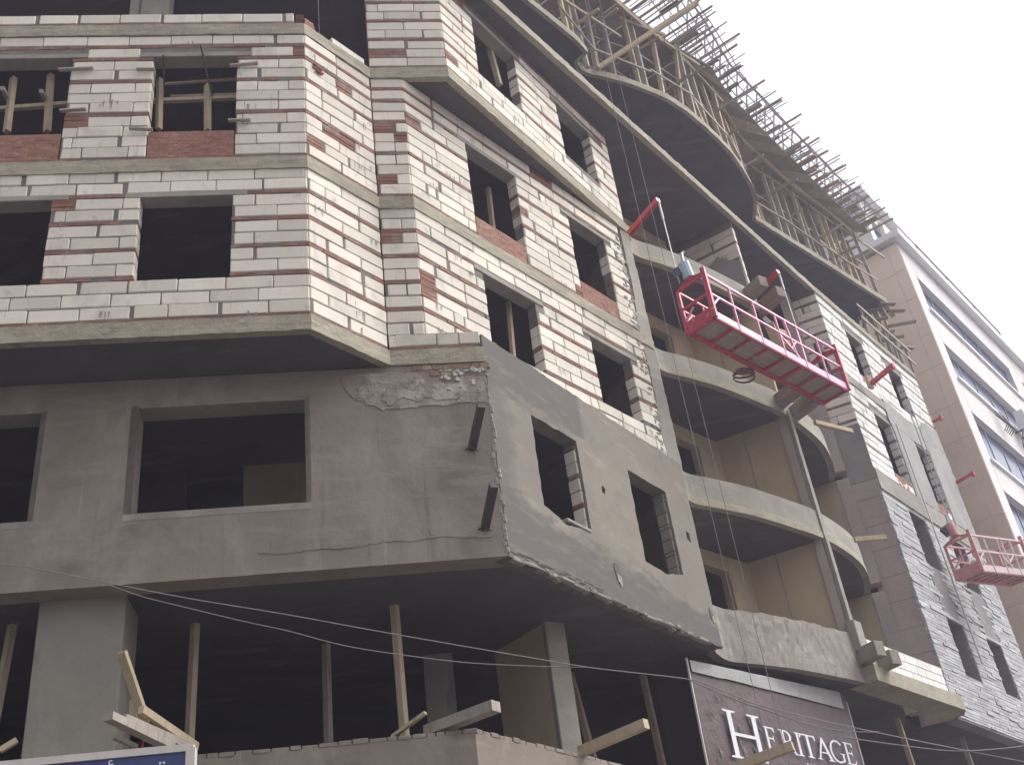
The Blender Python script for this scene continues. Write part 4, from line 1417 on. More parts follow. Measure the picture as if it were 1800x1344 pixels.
relabel(FRONT, 'front row timber prop on the top slab edge, %s from the left')
relabel(BRACES, 'thin batten nailed slantwise across the props under the shuttering, %s from the left')
relabel(POLES, 'pole sticking out crosswise between the props over the top slab, %s from the left')
for k_, nm in enumerate(('lower front', 'upper front', 'inner')):
    relabel(RAILS[k_], 'lengthwise rail of the ' + nm + ' run nailed to the props, %s from the left')
# rail and boards at the right end of the fifth slab
gr_ = thing('guard_rail', 'timber guard rail along the slab edge above the right wing', 'railing', FD.p(5, Z4 + .2, 0))
for x in (3.6, 4.5, 5.3, 6.1, 7.0):
    MB().bar(FD.p(x, Z4 + .2, .02), FD.p(x + .06, Z4 + 1.15, .02), .07, .06, t=RND.random()).build('post', M_woodg, gr_)
for z in (Z4 + .62, Z4 + 1.1):
    MB().bar(FD.p(3.3, z, .075), FD.p(7.4, z + .03, .075), .03, .09, t=RND.random()).build('rail', M_woodg, gr_)
for i in range(9):
    x = 6.4 + i * .12
    z = Z5 - .10 - .42 * (i // 2) + RND.uniform(-.05, .05)
    a = FD.p(7.0 + RND.uniform(-.4, .1), z, RND.uniform(-.9, .0))
    b = a + Vector((RND.uniform(.5, 1.0), RND.uniform(-.3, .3), RND.uniform(-.06, .06)))
    o = MB().bar(a, b, .16, .04, t=RND.random()).build('loose_plank', M_woodg)
    tag(o, 'loose grey plank sticking out right of the wing, %s from the top' % ORD[i], 'plank', 'planks at the end of the right wing')
for i in range(8):
    a = FD.p(7.15 + RND.uniform(-.1, .5), Z4 - .2 + RND.uniform(-.2, .6), -.2 - RND.random() * .5)
    o = MB().bar(a, a + Vector((.12, .1, 2.8 + RND.uniform(-.4, .2))), .07, t=RND.random()).build('timber_prop', M_woodg)
    tag(o, 'timber prop by the stone corner of the cream building, %s of its cluster' % ORD[i], 'prop', 'props at the end of the right wing')
fan = MB()
fs_ = thing('board_bundle', 'small fan of pale boards stuck under the end of the top slab soffit', 'boards', (11.9, 31.2, 22.0))
for i in range(6):
    e = Vector((12.0 + i * .16, 31.3 - i * .10))
    MB().bar((e.x, e.y, Z5 - .02), (e.x + .06 * (i - 3), e.y - .1, Z5 - .62), .16, .03, t=RND.random()).build('board', M_wood, fs_)

# ------------------------------------------------------------------ suspended platforms, arms and ropes
def arm(base, tip, label, mat=M_armp, w=.10, knob=True):
    o = thing('outrigger_arm', label, 'hoist arm', base)
    MB().bar(base, tip, w, w * 1.15).build('beam', mat, o)
    d_ = (Vector(tip) - Vector(base)).normalized()
    MB().tube([Vector(tip) - d_ * .05 + Vector((0, 0, .07)), Vector(tip) - d_ * .05 - Vector((0, 0, .10))], .05, 8).build('pulley', mat, o)
    MB().chamfer(Vector(base) + Vector((-.1, -.06, -.14)), (.14, .1, 0), (-.05, .09, 0), (0, 0, .40), .01).build('wedge_board', M_wood, o)
    return o
T1 = at_z(1157, 351, 16.95)
B1 = at_z(1106, 411, 16.80)
T2 = at_z(1368, 477, 17.0)
B2 = at_z(1318, 528, 16.85)
arm(B1, T1, 'red hoist arm sticking out beside the corner of the diagonal block wall')
arm(B2, T2, 'red hoist arm sticking out over the stub beams of the upper balcony')
def dn(pt, v):
    lo, hi = 0, pt.z
    for _ in range(50):
        m_ = (lo + hi) / 2
        if px_scale((pt.x, pt.y, m_))[1] > v: lo = m_
        else: hi = m_
    return Vector((pt.x, pt.y, lo))
H1 = dn(T1, 498)
H2 = Vector((T2.x, T2.y, H1.z - .2))
for (t_, h_, lab) in ((T1, H1, 'left steel rope of the red platform hanging from the arm by the block wall corner'), (T2, H2, 'right steel rope of the red platform hanging from the arm over the stub beams')):
    r_ = MB().tube([t_ - Vector((0, 0, .1)), h_], .014, 5)
    r_.tube([t_ - Vector((0, 0, .1)), t_ - Vector((0, 0, .55))], .026, 6)
    tag(r_.build('steel_rope', M_rope), lab, 'rope')

def cradle(A, e, n_, L, Wd, H, label, mat, side, deckmat, posts=7, hoistmat=None, end_bag=False):
    """A: outer near bottom corner, e along, n_ towards the wall"""
    e = Vector(e).normalized()
    n_ = Vector(n_).normalized()
    A = Vector(A)
    o = thing('suspended_platform', label, 'work platform', A)
    MB().box(A + e * .03 + n_ * .03 + UP * .02, e * (L - .06), n_ * (Wd - .06), UP * .025).build('floor', deckmat, o)
    fr = MB()
    k = 9
    for i in range(k):
        x = L * i / (k - 1)
        w_ = .12 if i == 5 else .05
        fr.box(A + e * (min(x, L - w_)) + n_ * .02 - UP * .03, e * w_, n_ * (Wd - .04), UP * .05)
    fr.box(A + n_ * (Wd - .10) - UP * .035, e * L, n_ * .10, UP * .06)
    fr.box(A - UP * .035, e * L, n_ * .05, UP * .06)
    fr.build('floor_frame', mat, o)
    MB().box(A - n_ * .012 - UP * .01, e * L, n_ * .012, UP * .17).build('toe_board', side, o)
    MB().box(A + n_ * Wd - UP * .01, e * L, n_ * .012, UP * .17).build('toe_board', side, o)
    sl = MB()
    for i in (0, 1, 2, 3):
        for q in (.3, .62):
            sl.box(A + e * (.5 + i * .52) + n_ * (Wd * q) + UP * .0175, e * .34, n_ * .014, UP * .003)
    sl.build('floor_slot', M_bag, o)
    for s_, nn in ((0, A), (1, A + n_ * Wd)):
        rl = MB()
        h = H if s_ == 0 else H * .98
        rl.bar(nn + UP * h, nn + UP * h + e * L, .045)
        rl.bar(nn + UP * h * .56, nn + UP * h * .56 + e * L, .04)
        rl.build('rail', side if s_ == 0 else mat, o)
        for i in range(posts):
            x = L * i / (posts - 1)
            w_ = .07 if i in (0, posts - 1) else .04
            MB().bar(nn + e * x, nn + e * x + UP * h, w_).build('post', side if s_ == 0 else mat, o)
        for x in (.0, L * .56):
            MB().bar(nn + e * (x + .03) + UP * h * .28, nn + e * (x + .30) + UP * h * .55, .04).build('brace', side if s_ == 0 else mat, o)
        MB().bar(nn + e * (L * .5) + UP * h * .5, nn + e * (L * .62) + UP * .15, .035).build('brace', side if s_ == 0 else mat, o)
        MB().bar(nn + e * (L * .57) + UP * h, nn + e * (L * .60) + UP * .15, .05).build('brace', side if s_ == 0 else mat, o)
    for q in (0, L):
        ef = MB()
        b = A + e * q
        ef.bar(b + UP * H, b + n_ * Wd + UP * H * .98, .05)
        ef.bar(b + UP * H * .56, b + n_ * Wd + UP * H * .55, .045)
        ef.bar(b + n_ * .02 + UP * (H + .02), b + n_ * Wd * .5 + UP * (H + .1), .05)
        ef.bar(b + n_ * Wd * .5 + UP * (H + .1), b + n_ * (Wd - .02) + UP * (H * .98), .05)
        ef.bar(b, b + UP * (H + .14), .09)
        ef.build('end_frame', mat, o)
        MB().box(b - e * .01, n_ * Wd, e * .02, UP * .27).build('end_board', mat, o)
        MB().bar(b + n_ * (Wd * .95) + UP * .30, b + n_ * (Wd * .6) + UP * .5, .035).bar(b + n_ * (Wd * .95) + UP * .30, b + n_ * (Wd * .98) + UP * .62, .035).build('hinge_bracket', side, o)
    for q, hp in ((-.02, None),):
        b = A + e * q + n_ * (Wd * .5) + UP * (H + .10)
        hm = MB().tube([b + UP * .02 + e * .02, b + UP * .12, b + UP * .36 - e * .06], .115, 10)
        hz = hm.build('hoist', hoistmat or M_hoist, o)
        MB().tube([b + UP * .36 - e * .06, b + UP * .62 - e * .04, b + UP * .70 + e * .05], .035, 7).build('rope_guide', M_steel, hz)
        MB().tube([b + UP * .10 + n_ * .10 - e * .03, b + UP * .30 + n_ * .20 - e * .06], .10, 9).build('motor', M_hoistd, hz)
        mb_ = MB()
        for i in range(4):
            mb_.bar(b + n_ * (.06 * i - .09), b + UP * .14 + n_ * (.04 * i - .06), .018)
        mb_.build('hoist_bracket', M_rope, hz)
    return o
CA = Vector((4.02, 17.30, 13.62))
CE = Vector((3.25, 3.52, 0))
CN = Vector((-.735, .678, 0))
cr1 = cradle(CA, CE, CN, 4.72, .68, 1.06, 'red suspended work platform with a pink lit side hanging in front of the curved balconies', M_redp, M_redlit, M_deck)
hb = Vector((CA.x, CA.y, 0)) + CE.normalized() * 4.7 + CN.normalized() * .34
MB().tube([(hb.x, hb.y, 14.75), (hb.x, hb.y, 15.05)], .1, 8).build('far_hoist', M_dsteel, cr1)
coil = MB()
cb = CA + CE.normalized() * 2.0 + CN.normalized() * .85 + UP * .05
for q in range(3):
    pts = [cb + Vector((.20 * math.cos(a + q), .10 * math.sin(a) + .06 * q - .05, .13 * math.sin(a + q * .7) - .10 - .04 * q)) for a in [i * math.pi / 5 for i in range(11)]]
    coil.tube(pts, .022, 5)
tag(coil.build('hose_coil', M_maroon), 'dark red coil of hose hanging behind the red platform', 'hose')
cA2 = at_z(1727, 1002, 11.3)
cB2 = at_z(1800, 1010, 11.3)
e2 = (cB2 - cA2)
n2 = at_z(1683, 1020, 11.3) - cA2
cr2 = cradle(cA2, e2, n2, 1.9, n2.length, .98, 'pale pink suspended work platform hanging low by the right edge', M_salmon, M_paleP, M_deck, 5, M_salmon)
for i, (q, s_, w_) in enumerate(((.25, .28, .3), (.55, .3, .26), (.4, .5, .22))):
    b = cA2 + e2.normalized() * (.12 + .1 * i) + n2 * q + UP * (.05 + .22 * (i == 2))
    sk = MB().chamfer(b, e2.normalized() * .35, n2.normalized() * w_, UP * .26, .07, .5, .04)
    o = sk.build('sack', M_bag)
    tag(o, ('pale sack at the wall side end of the small platform floor', 'pale sack on the street side of the small platform floor', 'pale sack lying on top of the other sacks in the small platform')[i], 'sack', 'sacks in the small platform')
rp = cA2 + n2 * .5 + UP * 1.2
for i, (dx, lab) in enumerate(((0.0, 'near hoist rope running down the right wing to the small platform'), (.14, 'far hoist rope running down the right wing to the small platform'))):
    p = rp + e2.normalized() * (dx + .02)
    tag(MB().tube([p, (p.x, p.y, 16.6)], .016, 5).build('hoist_rope', M_rope), lab, 'rope')
pp = FD.p(2.78, 9.2, .12)
tag(MB().tube([pp, pp + UP * 6.9], .022, 6).build('drain_pipe', M_rope), 'thin pale pipe running down the right wing beside its first window column', 'pipe')
arm(at_z(1533, 673, 16.7), at_z(1571, 641, 16.75), 'red hoist arm sticking out between the two window columns of the right wing')
for (u0, v0, u1, v1, lab) in ((1640, 741, 1656, 732, 'small red hoist arm at the right end of the right wing, upper of two'), (1681, 848, 1712, 830, 'small red hoist arm at the right end of the right wing, lower of two')):
    s_, z_ = on_wall(u0, v0, DC, DE)
    b = FD.p(s_, z_, 0)
    d_ = ray(u1, v1)
    t_ = z_ + .02
    tt = (t_ - CAM_H) / d_.z
    arm(b, Vector((d_.x * tt, d_.y * tt, t_)), lab, w=.07)
# two ropes hanging down the whole front
for (u, v, lab) in ((1115, 340, 'left of the two thin ropes hanging down past the curved balconies'), (1138, 340, 'right of the two thin ropes hanging down past the curved balconies')):
    d_ = ray(u, v)
    best = None
    for k in range(200, 4000):
        t = k * .01
        p = d_ * t
        sd_ = (p.xy - Vector((.55, 13.98))).dot(Vector((.809, -.588)))
        if sd_ < .22:
            best = p
            break
    tag(MB().tube([(best.x, best.y, 5.2), (best.x, best.y, ZD - .1)], .006, 5).build('hanging_rope', M_drope), lab, 'rope')

# ------------------------------------------------------------------ timbers on the facade
def timber(a, b, w, h, label, cat='timber', mat=M_wood, t=.6, name='timber_beam', group=None):
    o = MB().bar(a, b, w, h, t=t).build(name, mat)
    return tag(o, label, cat, group)
def wall_pt(F, u, v, off=0.0):
    s_, z_ = on_wall(u, v, F.a, F.a + F.e, off)
    return F.p(s_, z_, off)
# two stub beams leaning down from the plaster by the corner: seen end on from below
for (u0, v0, u1, v1, lab) in ((828, 792, 846, 712, 'upper dark timber stub sticking out of the brown plaster beside its corner'), (851, 932, 868, 852, 'lower dark timber stub sticking out of the brown plaster beside its corner')):
    a = wall_pt(FPX_, u0, v0, 0)
    s_, z_ = on_wall(u1, v1, FPX_.a, FPX_.a + FPX_.e, .62)
    b = FPX_.p(s_, z_, .62)
    b = Vector((b.x, b.y, b.z))
    o = thing('timber_stub', lab, 'timber', a)
    MB().bar(a - Vector((NB.x, NB.y, 0)) * -.1, b, .10, .10, t=.2).build('beam', M_dwood, o)
    MB().tube([a + Vector((-.09, 0, .02)), a + Vector((0, -.05, .03)), a + Vector((.10, -.02, -.03))], .012, 5).build('tie_wire', M_dsteel, o)
# posts of the mezzanine
PO = [(343, 1096, .0, 'square timber post left of the middle of the open floor, near the big column'), (573, 1132, 0, 'faint timber post deep in the open floor, left of the tall middle post'), (693, 1064, 0, 'tall timber post in the middle of the open floor'),
      (1002, 1182, 0, 'leaning timber post right of the pale concrete post'), (1130, 1186, 0, 'timber post left of the banner'), (1577, 1262, 0, 'timber post under the ledge right of the banner'), (1690, 1295, 0, 'timber post under the right wing'), (22, 1098, 0, 'timber post left of the big column')]
lean = {343: (-.06, .1), 573: (0, 0), 693: (.05, .0), 1002: (.35, .0), 1130: (.10, 0), 1577: (.08, 0), 1690: (.1, 0), 22: (-.15, 0)}
for (u, v, _, lab) in PO:
    p = at_z(u, v, Z0)
    dx, dy = lean[u]
    timber((p.x + dx, p.y + dy, 4.5 if u < 1500 else 3.0), (p.x, p.y, Z0), .10, .085, lab, 'post', M_wood if u not in (573, 1690) else M_woodg, .8, 'timber_post')
# beams poking out over the mezzanine parapet
def poke(u0, v0, z0, u1, v1, z1, w, h, lab, mat=M_wood, n=1):
    a = at_z(u0, v0, z0)
    b = at_z(u1, v1, z1)
    o = thing('timber_beam', lab, 'timber', a)
    d_ = (b - a).normalized()
    sx = d_.cross(UP).normalized()
    for k in range(n):
        MB().bar(a + sx * (k - (n - 1) / 2) * w * 1.05, b + sx * (k - (n - 1) / 2) * w * 1.05, w, h, t=RND.uniform(.5, .9)).build('beam', mat, o)
    return o
poke(752, 1285, 5.60, 872, 1240, 5.62, .085, .13, 'pair of timber beams lashed together poking out over the parapet corner', M_woodg, 2)
poke(1020, 1320, 5.55, 1136, 1271, 5.62, .12, .13, 'single timber beam poking out beside the pale concrete post', M_wood)
poke(1300, 1345, 5.50, 1394, 1310, 5.60, .13, .14, 'timber beam poking out in front of the banner', M_wood)
poke(690, 1294, 5.58, 748, 1252, 5.75, .06, .04, 'thin split batten sticking up from the parapet top', M_wood)
poke(215, 1262, 5.60, 330, 1312, 5.52, .11, .085, 'heavy timber beam of the bundle beside the big column', M_woodg, 1)
poke(190, 1258, 5.49, 300, 1311, 5.43, .12, .085, 'lower timber beam of the bundle beside the big column', M_woodg, 1)
poke(248, 1246, 5.75, 345, 1312, 5.55, .07, .09, 'round pole slanting down behind the bundle beside the big column', M_wood)
poke(214, 1145, 6.35, 256, 1270, 5.65, .11, .05, 'board leaning upright against the big column', M_wood)
poke(238, 1228, 5.95, 236, 1282, 5.60, .13, .06, 'short board standing on the timber bundle', M_wood)
poke(200, 1294, 5.45, 240, 1312, 5.40, .05, .05, 'thin bent bar under the timber bundle', M_woodg)
o = MB().tube([at_z(253, 1272, 5.62), at_z(254, 1295, 5.5), at_z(250, 1312, 5.4)], .018, 5).build('tie_rope', M_redp)
tag(o, 'dark red tie rope around the timber bundle', 'rope')
poke(0, 1318, 5.5, 30, 1300, 5.6, .06, .06, 'thin slanting pole left of the big column', M_wood)
# timbers across the left block wall windows
for (F_, u0, v0, u1, v1, off_, w_, h_, lab) in (
        (FA, 103, 123, 164, 120, .05, .06, .025, 'short scaffold plank stuck in the pier at the top left window, upper one'),
        (FA, 105, 195, 151, 192, .05, .06, .025, 'short scaffold plank stuck in the pier at the top left window, lower one'),
        (FA, 240, 122, 271, 122, .05, .06, .025, 'short scaffold plank at the upper left of the second top window'),
        (FA, 404, 116, 453, 111, .05, .06, .025, 'short scaffold plank at the upper right of the second top window'),
        (FA, 227, 226, 268, 228, .05, .06, .025, 'short scaffold plank at the lower left of the second top window'),
        (FA, 401, 212, 440, 211, .05, .06, .025, 'short scaffold plank at the lower right of the second top window')):
    a, b = wall_pt(F_, u0, v0, off_), wall_pt(F_, u1, v1, off_)
    timber(a, b, w_, h_, lab, 'plank', M_woodg, .7, 'scaffold_plank')
for (u0, v0, u1, v1, off_, w_, lab) in (
        (281, 140, 279, 228, -.35, .085, 'left upright timber standing inside the second top window'),
        (365, 150, 365, 230, -.35, .085, 'right upright timber standing inside the second top window'),
        (24, 138, 12, 232, -.35, .10, 'left upright timber standing inside the far left top window'),
        (89, 133, 83, 232, -.35, .10, 'right upright timber standing inside the far left top window')):
    timber(wall_pt(FA, u0, v0, off_), wall_pt(FA, u1, v1, off_), w_, .08, lab, 'post', M_wood, .9, 'timber_post')
for (u0, v0, u1, v1, off_, w_, lab) in (
        (270, 149, 416, 139, -.42, .035, 'upper thin crossbar inside the second top window'),
        (268, 178, 416, 172, -.40, .07, 'lower crossbar inside the second top window'),
        (300, 170, 416, 166, -.55, .04, 'thin middle crossbar inside the second top window'),
        (0, 192, 118, 183, -.40, .07, 'crossbar inside the far left top window')):
    timber(wall_pt(FA, u0, v0, off_), wall_pt(FA, u1, v1, off_), w_, w_, lab, 'batten', M_wood, .7, 'timber_batten')
for (u0, v0, u1, v1, off0, off1, lab) in ((353, 80, 373, 170, .12, -.3, 'thin dark rod leaning across the second top window'), (287, 97, 289, 165, .08, -.3, 'thin dark upright rod at the left of the second top window')):
    timber(wall_pt(FA, u0, v0, off0), wall_pt(FA, u1, v1, off1), .025, .025, lab, 'rod', M_dsteel, .5, 'metal_rod')
for (u0, v0, u1, v1, lab) in ((4, 155, 16, 178, 'short timber end slanting towards the left edge window'), (72, 160, 82, 180, 'short timber end slanting at the right post of the far left window')):
    timber(wall_pt(FA, u0, v0, -.05), wall_pt(FA, u1, v1, -.5), .06, .06, lab, 'timber', M_woodg, .6, 'timber_end')
# props in the diagonal wall windows
p0 = wall_pt(FU, 856, 70, -.28); p1 = wall_pt(FU, 878, 150, -.28)
timber(p0, p1, .10, .09, 'timber prop standing in the upper left window of the diagonal wall', 'prop', M_wood, .8, 'window_prop')
p0 = wall_pt(FC, 897, 555, -.4); p1 = wall_pt(FC, 903, 640, -.4)
timber(p0 + UP * .3, p1 - UP * .1, .07, .07, 'timber prop standing in the middle left window of the diagonal wall', 'prop', M_wood, .8, 'window_prop')
p0 = wall_pt(FC, 860, 345, -.5); p1 = wall_pt(FC, 866, 400, -.5)
timber(p0 + UP * .2, p1 - UP * .2, .08, .07, 'timber prop standing in the left window below the diagonal ledge', 'prop', M_wood, .7, 'window_prop')
# bars crossing from the recess to the wing
a = at_z(1432, 742, 13.5); b = at_z(1497, 758, 13.5)
timber(a, b, .09, .10, 'upper pale timber spanning from the balcony to the right wing', 'timber', M_wood, .9, 'timber_spreader')
a = at_z(1502, 948, 10.5); b = at_z(1557, 944, 10.5)
timber(a, b, .09, .10, 'lower pale timber spanning from the balcony to the right wing', 'timber', M_wood, .9, 'timber_spreader')
# bracket of boards under the stub beams beside the platform
bb = thing('board_stack', 'pale boards and a short upright plank wedged under the upper stub beams', 'boards', (6.6, 21.9, 15.6))
MB().chamfer((6.50, 21.95, 16.12), (.30, .22, 0), (-.1, .14, 0), (0, 0, .16), .01, .9).build('board', M_wood, bb)
MB().chamfer((6.50, 22.0, 15.86), (.30, .22, 0), (-.1, .14, 0), (0, 0, .17), .01, .8).build('board', M_wood, bb)
MB().bar((6.25, 21.75, 16.3), (6.38, 21.85, 15.1), .22, .05, t=.7).build('plank', M_wood, bb)

# ------------------------------------------------------------------ banner
BN0 = Vector((2.3, 17.75)); BNd = Vector((math.cos(math.radians(50)), math.sin(math.radians(50))))
FBn = Frame(BN0, BN0 + BNd)
ban = thing('banner', 'brown banner with white serif lettering hung under the curved balcony', 'banner', FBn.p(2.4, 5, 0))
def sheet(F, x0, x1, ztop, zbot, nx, nz, amp, off, th=.01):
    vs, fs = [], []
    for i in range(nx + 1):
        for k in range(nz + 1):
            x = x0 + (x1 - x0) * i / nx
            zt_ = ztop(x)
            z = zt_ + (zbot(x) - zt_) * k / nz
            o_ = off + amp * (math.sin(x * 7.1 + z * 3.3) * .5 + math.sin(x * 2.3 - z * 6.1) * .5) + RND.uniform(-amp, amp) * .3
            vs.append(F.p(x, z, o_))
    n_ = len(vs)
    vs += [v - F.en() * th for v in vs]
    w_ = nz + 1
    for i in range(nx):
        for k in range(nz):
            q = (i * w_ + k, (i + 1) * w_ + k, (i + 1) * w_ + k + 1, i * w_ + k + 1)
            fs.append(q)
            fs.append(tuple(j + n_ for j in q[::-1]))
    return MB().add(vs, fs)
top = lambda x: 7.23 + (x + .16) * .037
sheet(FBn, -.18, 4.95, top, lambda x: 4.9, 40, 18, .006, 0).build('cloth', M_ban, ban, fix=False, smooth=True)
sheet(FBn, -.16, 4.74, lambda x: top(x) - .005, lambda x: 7.06 - (x < .7) * .02 + .004 * x, 30, 3, .006, .03).build('folded_top', M_bang, ban, fix=False, smooth=True)
cr = MB()
for k in range(26):
    a_ = RND.uniform(-1.5, -.5)
    x, z = RND.uniform(-.05, 1.55), RND.uniform(5.6, 6.95)
    if x > .6 and z < 5.9: continue
    L = RND.uniform(.15, .5)
    dx, dz = math.cos(a_) * L, math.sin(a_) * L
    w_ = RND.uniform(.01, .035)
    cr.add([FBn.p(x, z, .02), FBn.p(x + dx * .5 + w_, z + dz * .5, .035), FBn.p(x + dx, z + dz, .02), FBn.p(x + dx * .5 - w_, z + dz * .5, .028)], [(0, 1, 2, 3)])
cr.build('creased_cloth', M_crease, ban, 'stuff', fix=False)
MB().bar(FBn.p(-.21, 7.26, .0), FBn.p(-.25, 4.9, .0), .03).build('edge_batten', M_frame, ban)
MB().bar(FBn.p(4.97, 7.25, 0), FBn.p(4.92, 4.9, 0), .03).build('edge_batten', M_frame, ban)
GL = {
 'H': [[(0, 0), (.34, 0), (.34, .03), (.22, .05), (.22, .47), (.78, .47), (.78, .05), (.66, .03), (.66, 0), (1, 0), (1, .03), (.90, .05), (.90, .95), (1, .97), (1, 1), (.66, 1), (.66, .97), (.78, .95), (.78, .54), (.22, .54), (.22, .95), (.34, .97), (.34, 1), (0, 1), (0, .97), (.10, .95), (.10, .05), (0, .03)]],
 'E': [[(0, 0), (.74, 0), (.82, .22), (.78, .22), (.66, .06), (.28, .06), (.28, .49), (.56, .49), (.60, .40), (.63, .40), (.63, .65), (.60, .65), (.56, .55), (.28, .55), (.28, .94), (.62, .94), (.72, .80), (.76, .80), (.73, 1), (0, 1), (0, .97), (.14, .95), (.14, .05), (0, .03)]],
 'I': [[(0, 0), (.36, 0), (.36, .03), (.25, .05), (.25, .95), (.36, .97), (.36, 1), (0, 1), (0, .97), (.11, .95), (.11, .05), (0, .03)]],
 'T': [[(.28, 0), (.66, 0), (.66, .03), (.54, .05), (.54, .94), (.80, .94), (.88, .80), (.92, .80), (.90, 1), (.04, 1), (.02, .80), (.06, .80), (.14, .94), (.40, .94), (.40, .05), (.28, .03)]],
 'L': [[(0, 0), (.70, 0), (.78, .22), (.74, .22), (.62, .06), (.28, .06), (.28, .95), (.40, .97), (.40, 1), (0, 1), (0, .97), (.14, .95), (.14, .05), (0, .03)]],
 'V': [[(.46, 0), (.54, 0), (.88, .95), (.98, .97), (.98, 1), (.70, 1), (.70, .97), (.80, .95), (.55, .20), (.28, .95), (.38, .97), (.38, 1), (0, 1), (0, .97), (.12, .95)]],
 'N': [[(0, 0), (.26, 0), (.26, .03), (.17, .05), (.17, .80), (.78, 0), (.85, 0), (.85, .95), (.95, .97), (.95, 1), (.68, 1), (.68, .97), (.78, .95), (.78, .22), (.20, 1), (0, 1), (0, .97), (.10, .95), (.10, .05), (0, .03)]],
}
def arc_poly(cx, cz, r0x, r0z, r1x, r1z, a0, a1, n=14):
    o_ = [(cx + r0x * math.cos(math.radians(a0 + (a1 - a0) * i / n)), cz + r0z * math.sin(math.radians(a0 + (a1 - a0) * i / n))) for i in range(n + 1)]
    i_ = [(cx + r1x * math.cos(math.radians(a0 + (a1 - a0) * i / n)), cz + r1z * math.sin(math.radians(a0 + (a1 - a0) * i / n))) for i in range(n + 1)]
    return o_ + i_[::-1]
GL['R'] = [[(0, 0), (.38, 0), (.38, .03), (.28, .05), (.28, .95), (.28, 1), (0, 1), (0, .97), (.14, .95), (.14, .05), (0, .03)], arc_poly(.34, .74, .34, .26, .22, .20, -90, 90), [(.28, 1), (.28, .94), (.36, .94), (.36, 1)], [(.28, .48), (.38, .48), (.38, .54), (.28, .54)], [(.38, .50), (.50, .50), (.84, .04), (.98, .02), (.98, 0), (.74, 0)]]
GL['A'] = [[(0, 0), (.28, 0), (.28, .03), (.19, .05), (.49, .82), (.44, 1), (.10, .05), (0, .03)], [(.44, 1), (.53, 1), (.90, .05), (1, .03), (1, 0), (.64, 0), (.64, .03), (.74, .05), (.46, .86)], [(.26, .30), (.66, .30), (.64, .36), (.28, .36)]]
GL['G'] = [arc_poly(.5, .5, .5, .52, .38, .44, 42, 300, 22), [(.66, .44), (1.0, .44), (1.0, .41), (.92, .39), (.92, .10), (.74, .03), (.70, .09), (.79, .14), (.79, .39), (.66, .41)]]
GL['D'] = [[(0, 0), (.30, 0), (.28, .06), (.28, .94), (.30, 1), (0, 1), (0, .97), (.14, .95), (.14, .05), (0, .03)], arc_poly(.28, .5, .62, .5, .48, .44, -90, 90)]
def letter(ch, x0, wd, z0, ht, off=.018, parent=ban):
    mb = MB()
    for poly in GL[ch]:
        bm = bmesh.new()
        vs = [bm.verts.new((p[0], p[1], 0)) for p in poly]
        es = [bm.edges.new((vs[i], vs[(i + 1) % len(vs)])) for i in range(len(vs))]
        bmesh.ops.triangle_fill(bm, edges=es, use_beauty=True)
        bm.verts.index_update()
        mb.add([FBn.p(x0 + v.co.x * wd, z0 + v.co.y * ht, off) for v in bm.verts], [tuple(v.index for v in f.verts) for f in bm.faces])
        bm.free()
    return mb.build('letter', M_letter, parent, fix=False)
letter('H', .44, 1.06, 5.74, .77, .05)
for ch, x0, wd in (('E', 1.56, .46), ('R', 2.05, .56), ('I', 2.56, .50), ('T', 2.70, .60), ('A', 3.20, .60), ('G', 3.72, .52), ('E', 4.24, .46)):
    letter(ch, x0, wd, 5.97 + (x0 - 1.5) * .012, .40, .05)
x = 2.74
for ch in 'VINLAND':
    letter(ch, x, .17, 5.70, .17, .05)
    x += .10 if ch == 'I' else .23

# ------------------------------------------------------------------ street sign and overhead wires
SGa = Vector((-4.0, 9.0))
FSg = Frame(SGa, SGa + DV)
sg = thing('street_sign', 'blue sign with white Arabic lettering in a pale frame at the lower left', 'sign', FSg.p(-1, 0, 0))
sx0, sx1, sz1, sz0 = -3.2, .90, 4.40, 2.9
MB().box(FSg.p(sx0, sz0, 0), FSg.ex() * (sx1 - sx0), -FSg.en() * .08, UP * (sz1 - sz0)).build('panel', M_blue, sg)
fr = MB()
fr.box(FSg.p(sx0 - .03, sz1 - .05, .02), FSg.ex() * (sx1 - sx0 + .09), -FSg.en() * .12, UP * .06)
fr.box(FSg.p(sx0 - .03, sz0 - .01, .02), FSg.ex() * (sx1 - sx0 + .09), -FSg.en() * .12, UP * .06)
fr.box(FSg.p(sx1 - .0, sz0, .022), FSg.ex() * .075, -FSg.en() * .118, UP * (sz1 - sz0 - .02))
fr.box(FSg.p(sx0 - .04, sz0, .022), FSg.ex() * .06, -FSg.en() * .118, UP * (sz1 - sz0 - .02))
fr.build('frame', M_frame, sg)
for x in (-2.4, .1):
    MB().tube([FSg.p(x, 0, -.12), FSg.p(x, 4.3, -.12)], .05, 10).build('leg', M_steel, sg)
def arab(txt, x_right, z_base, size):
    cu_ = bpy.data.curves.new('lettering', 'FONT')
    cu_.body = txt
    cu_.size = size
    cu_.align_x = 'RIGHT'
    tmp = bpy.data.objects.new('tmp_text', cu_)
    COL.objects.link(tmp)
    dg = bpy.context.evaluated_depsgraph_get()
    me = bpy.data.meshes.new_from_object(tmp.evaluated_get(dg))
    bpy.data.objects.remove(tmp)
    o_ = bpy.data.objects.new('lettering', me)
    COL.objects.link(o_)
    me.materials.clear()
    me.materials.append(M_letter)
    ex_, en_ = FSg.ex(), FSg.en()
    mw = Matrix(((ex_.x, 0, en_.x, 0), (ex_.y, 0, en_.y, 0), (0, 1, 0, 0), (0, 0, 0, 1)))
    me.transform(mw)
    o_.parent = sg
    o_.location = FSg.p(x_right, z_base, .012) - WL[sg.name]
    return o_
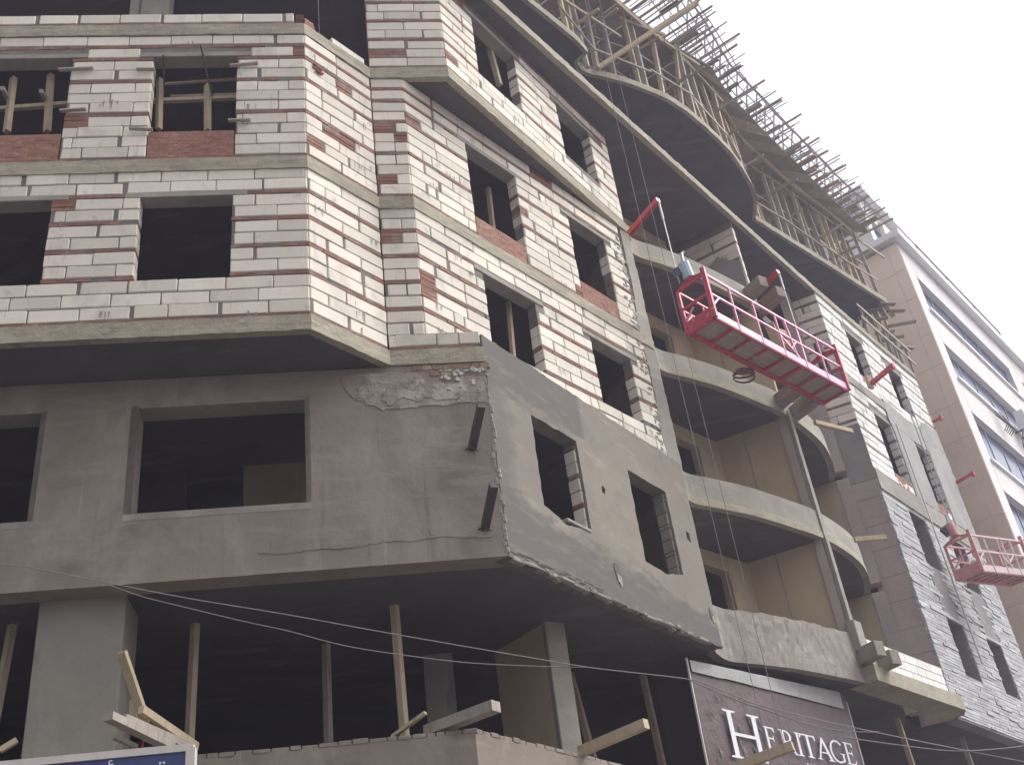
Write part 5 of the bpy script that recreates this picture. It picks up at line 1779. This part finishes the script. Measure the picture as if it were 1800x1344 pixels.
#  presentation forms set in visual order, so the right-hand word comes last
arab('\uFEE0\uFEB4\uFEEE\uFEAA \uFE8D\uFEDF\uFEBC\uFE97\uFEF2 \uFE83 \uFEAE\uFEF3\uFEAA\uFED7', .76, 4.13, .22)
arab('\uFEE5\uFE8E\uFEE8\uFEE3\uFE91\uFE8E\uFEEF', .7, 3.3, .34)
# overhead wires
FWr = Frame((0, 7.6), (1, 7.75))
def wire(pts, r, lab):
    P = [wall_pt(FWr, u, v) for u, v in pts]
    C_ = [Vector(p) for p in P]
    out = []
    for i in range(len(C_) - 1):
        p0, p1, p2, p3 = C_[max(i - 1, 0)], C_[i], C_[i + 1], C_[min(i + 2, len(C_) - 1)]
        for q in range(5):
            t = q / 5
            out.append(.5 * ((2 * p1) + (p2 - p0) * t + (2 * p0 - 5 * p1 + 4 * p2 - p3) * t * t + (3 * p1 - p0 - 3 * p2 + p3) * t ** 3))
    out.append(C_[-1])
    tag(MB().tube(out, r, 6).build('overhead_wire', M_cable), lab, 'wire', 'overhead wires')
wire([(-260, 960), (-100, 980), (0, 991), (60, 998), (180, 1022), (330, 1051), (500, 1079), (693, 1114), (960, 1160), (1040, 1173), (1100, 1180), (1210, 1193), (1245, 1203), (1300, 1225), (1345, 1241), (1500, 1278), (1800, 1338), (2100, 1390)], .0036, 'upper overhead wire sagging across the open floor and the banner')
wire([(180, 1023), (250, 1048), (330, 1068), (430, 1092), (505, 1108), (600, 1133), (690, 1148), (820, 1164), (960, 1171), (1030, 1172)], .0034, 'lower overhead wire branching off below the upper one on the left')
wire([(1210, 1194), (1290, 1228), (1360, 1252), (1420, 1272), (1480, 1284), (1545, 1286)], .004, 'short wire crossing the banner letters')
wire([(1480, 1294), (1560, 1306), (1660, 1318), (1720, 1318), (1800, 1310), (1900, 1290)], .004, 'thin wire looping under the right wing')

# ------------------------------------------------------------------ thin violet haze, added to stand in for the lens glare
M_haze = bpy.data.materials.new('glare_haze')
M_haze.use_nodes = True
hn = M_haze.node_tree
hn.nodes.clear()
ho = hn.nodes.new('ShaderNodeOutputMaterial')
hv = hn.nodes.new('ShaderNodeVolumePrincipled')
hv.inputs['Color'].default_value = (.84, .80, 1.0, 1)
hv.inputs['Density'].default_value = HAZE
hv.inputs['Anisotropy'].default_value = .35
hn.links.new(hv.outputs[0], ho.inputs['Volume'])
hz_ = MB().box((-155, -155, -1.6), (310, 0, 0), (0, 310, 0), (0, 0, 36.0)).build('haze', M_haze)
hz_['kind'] = 'stuff'
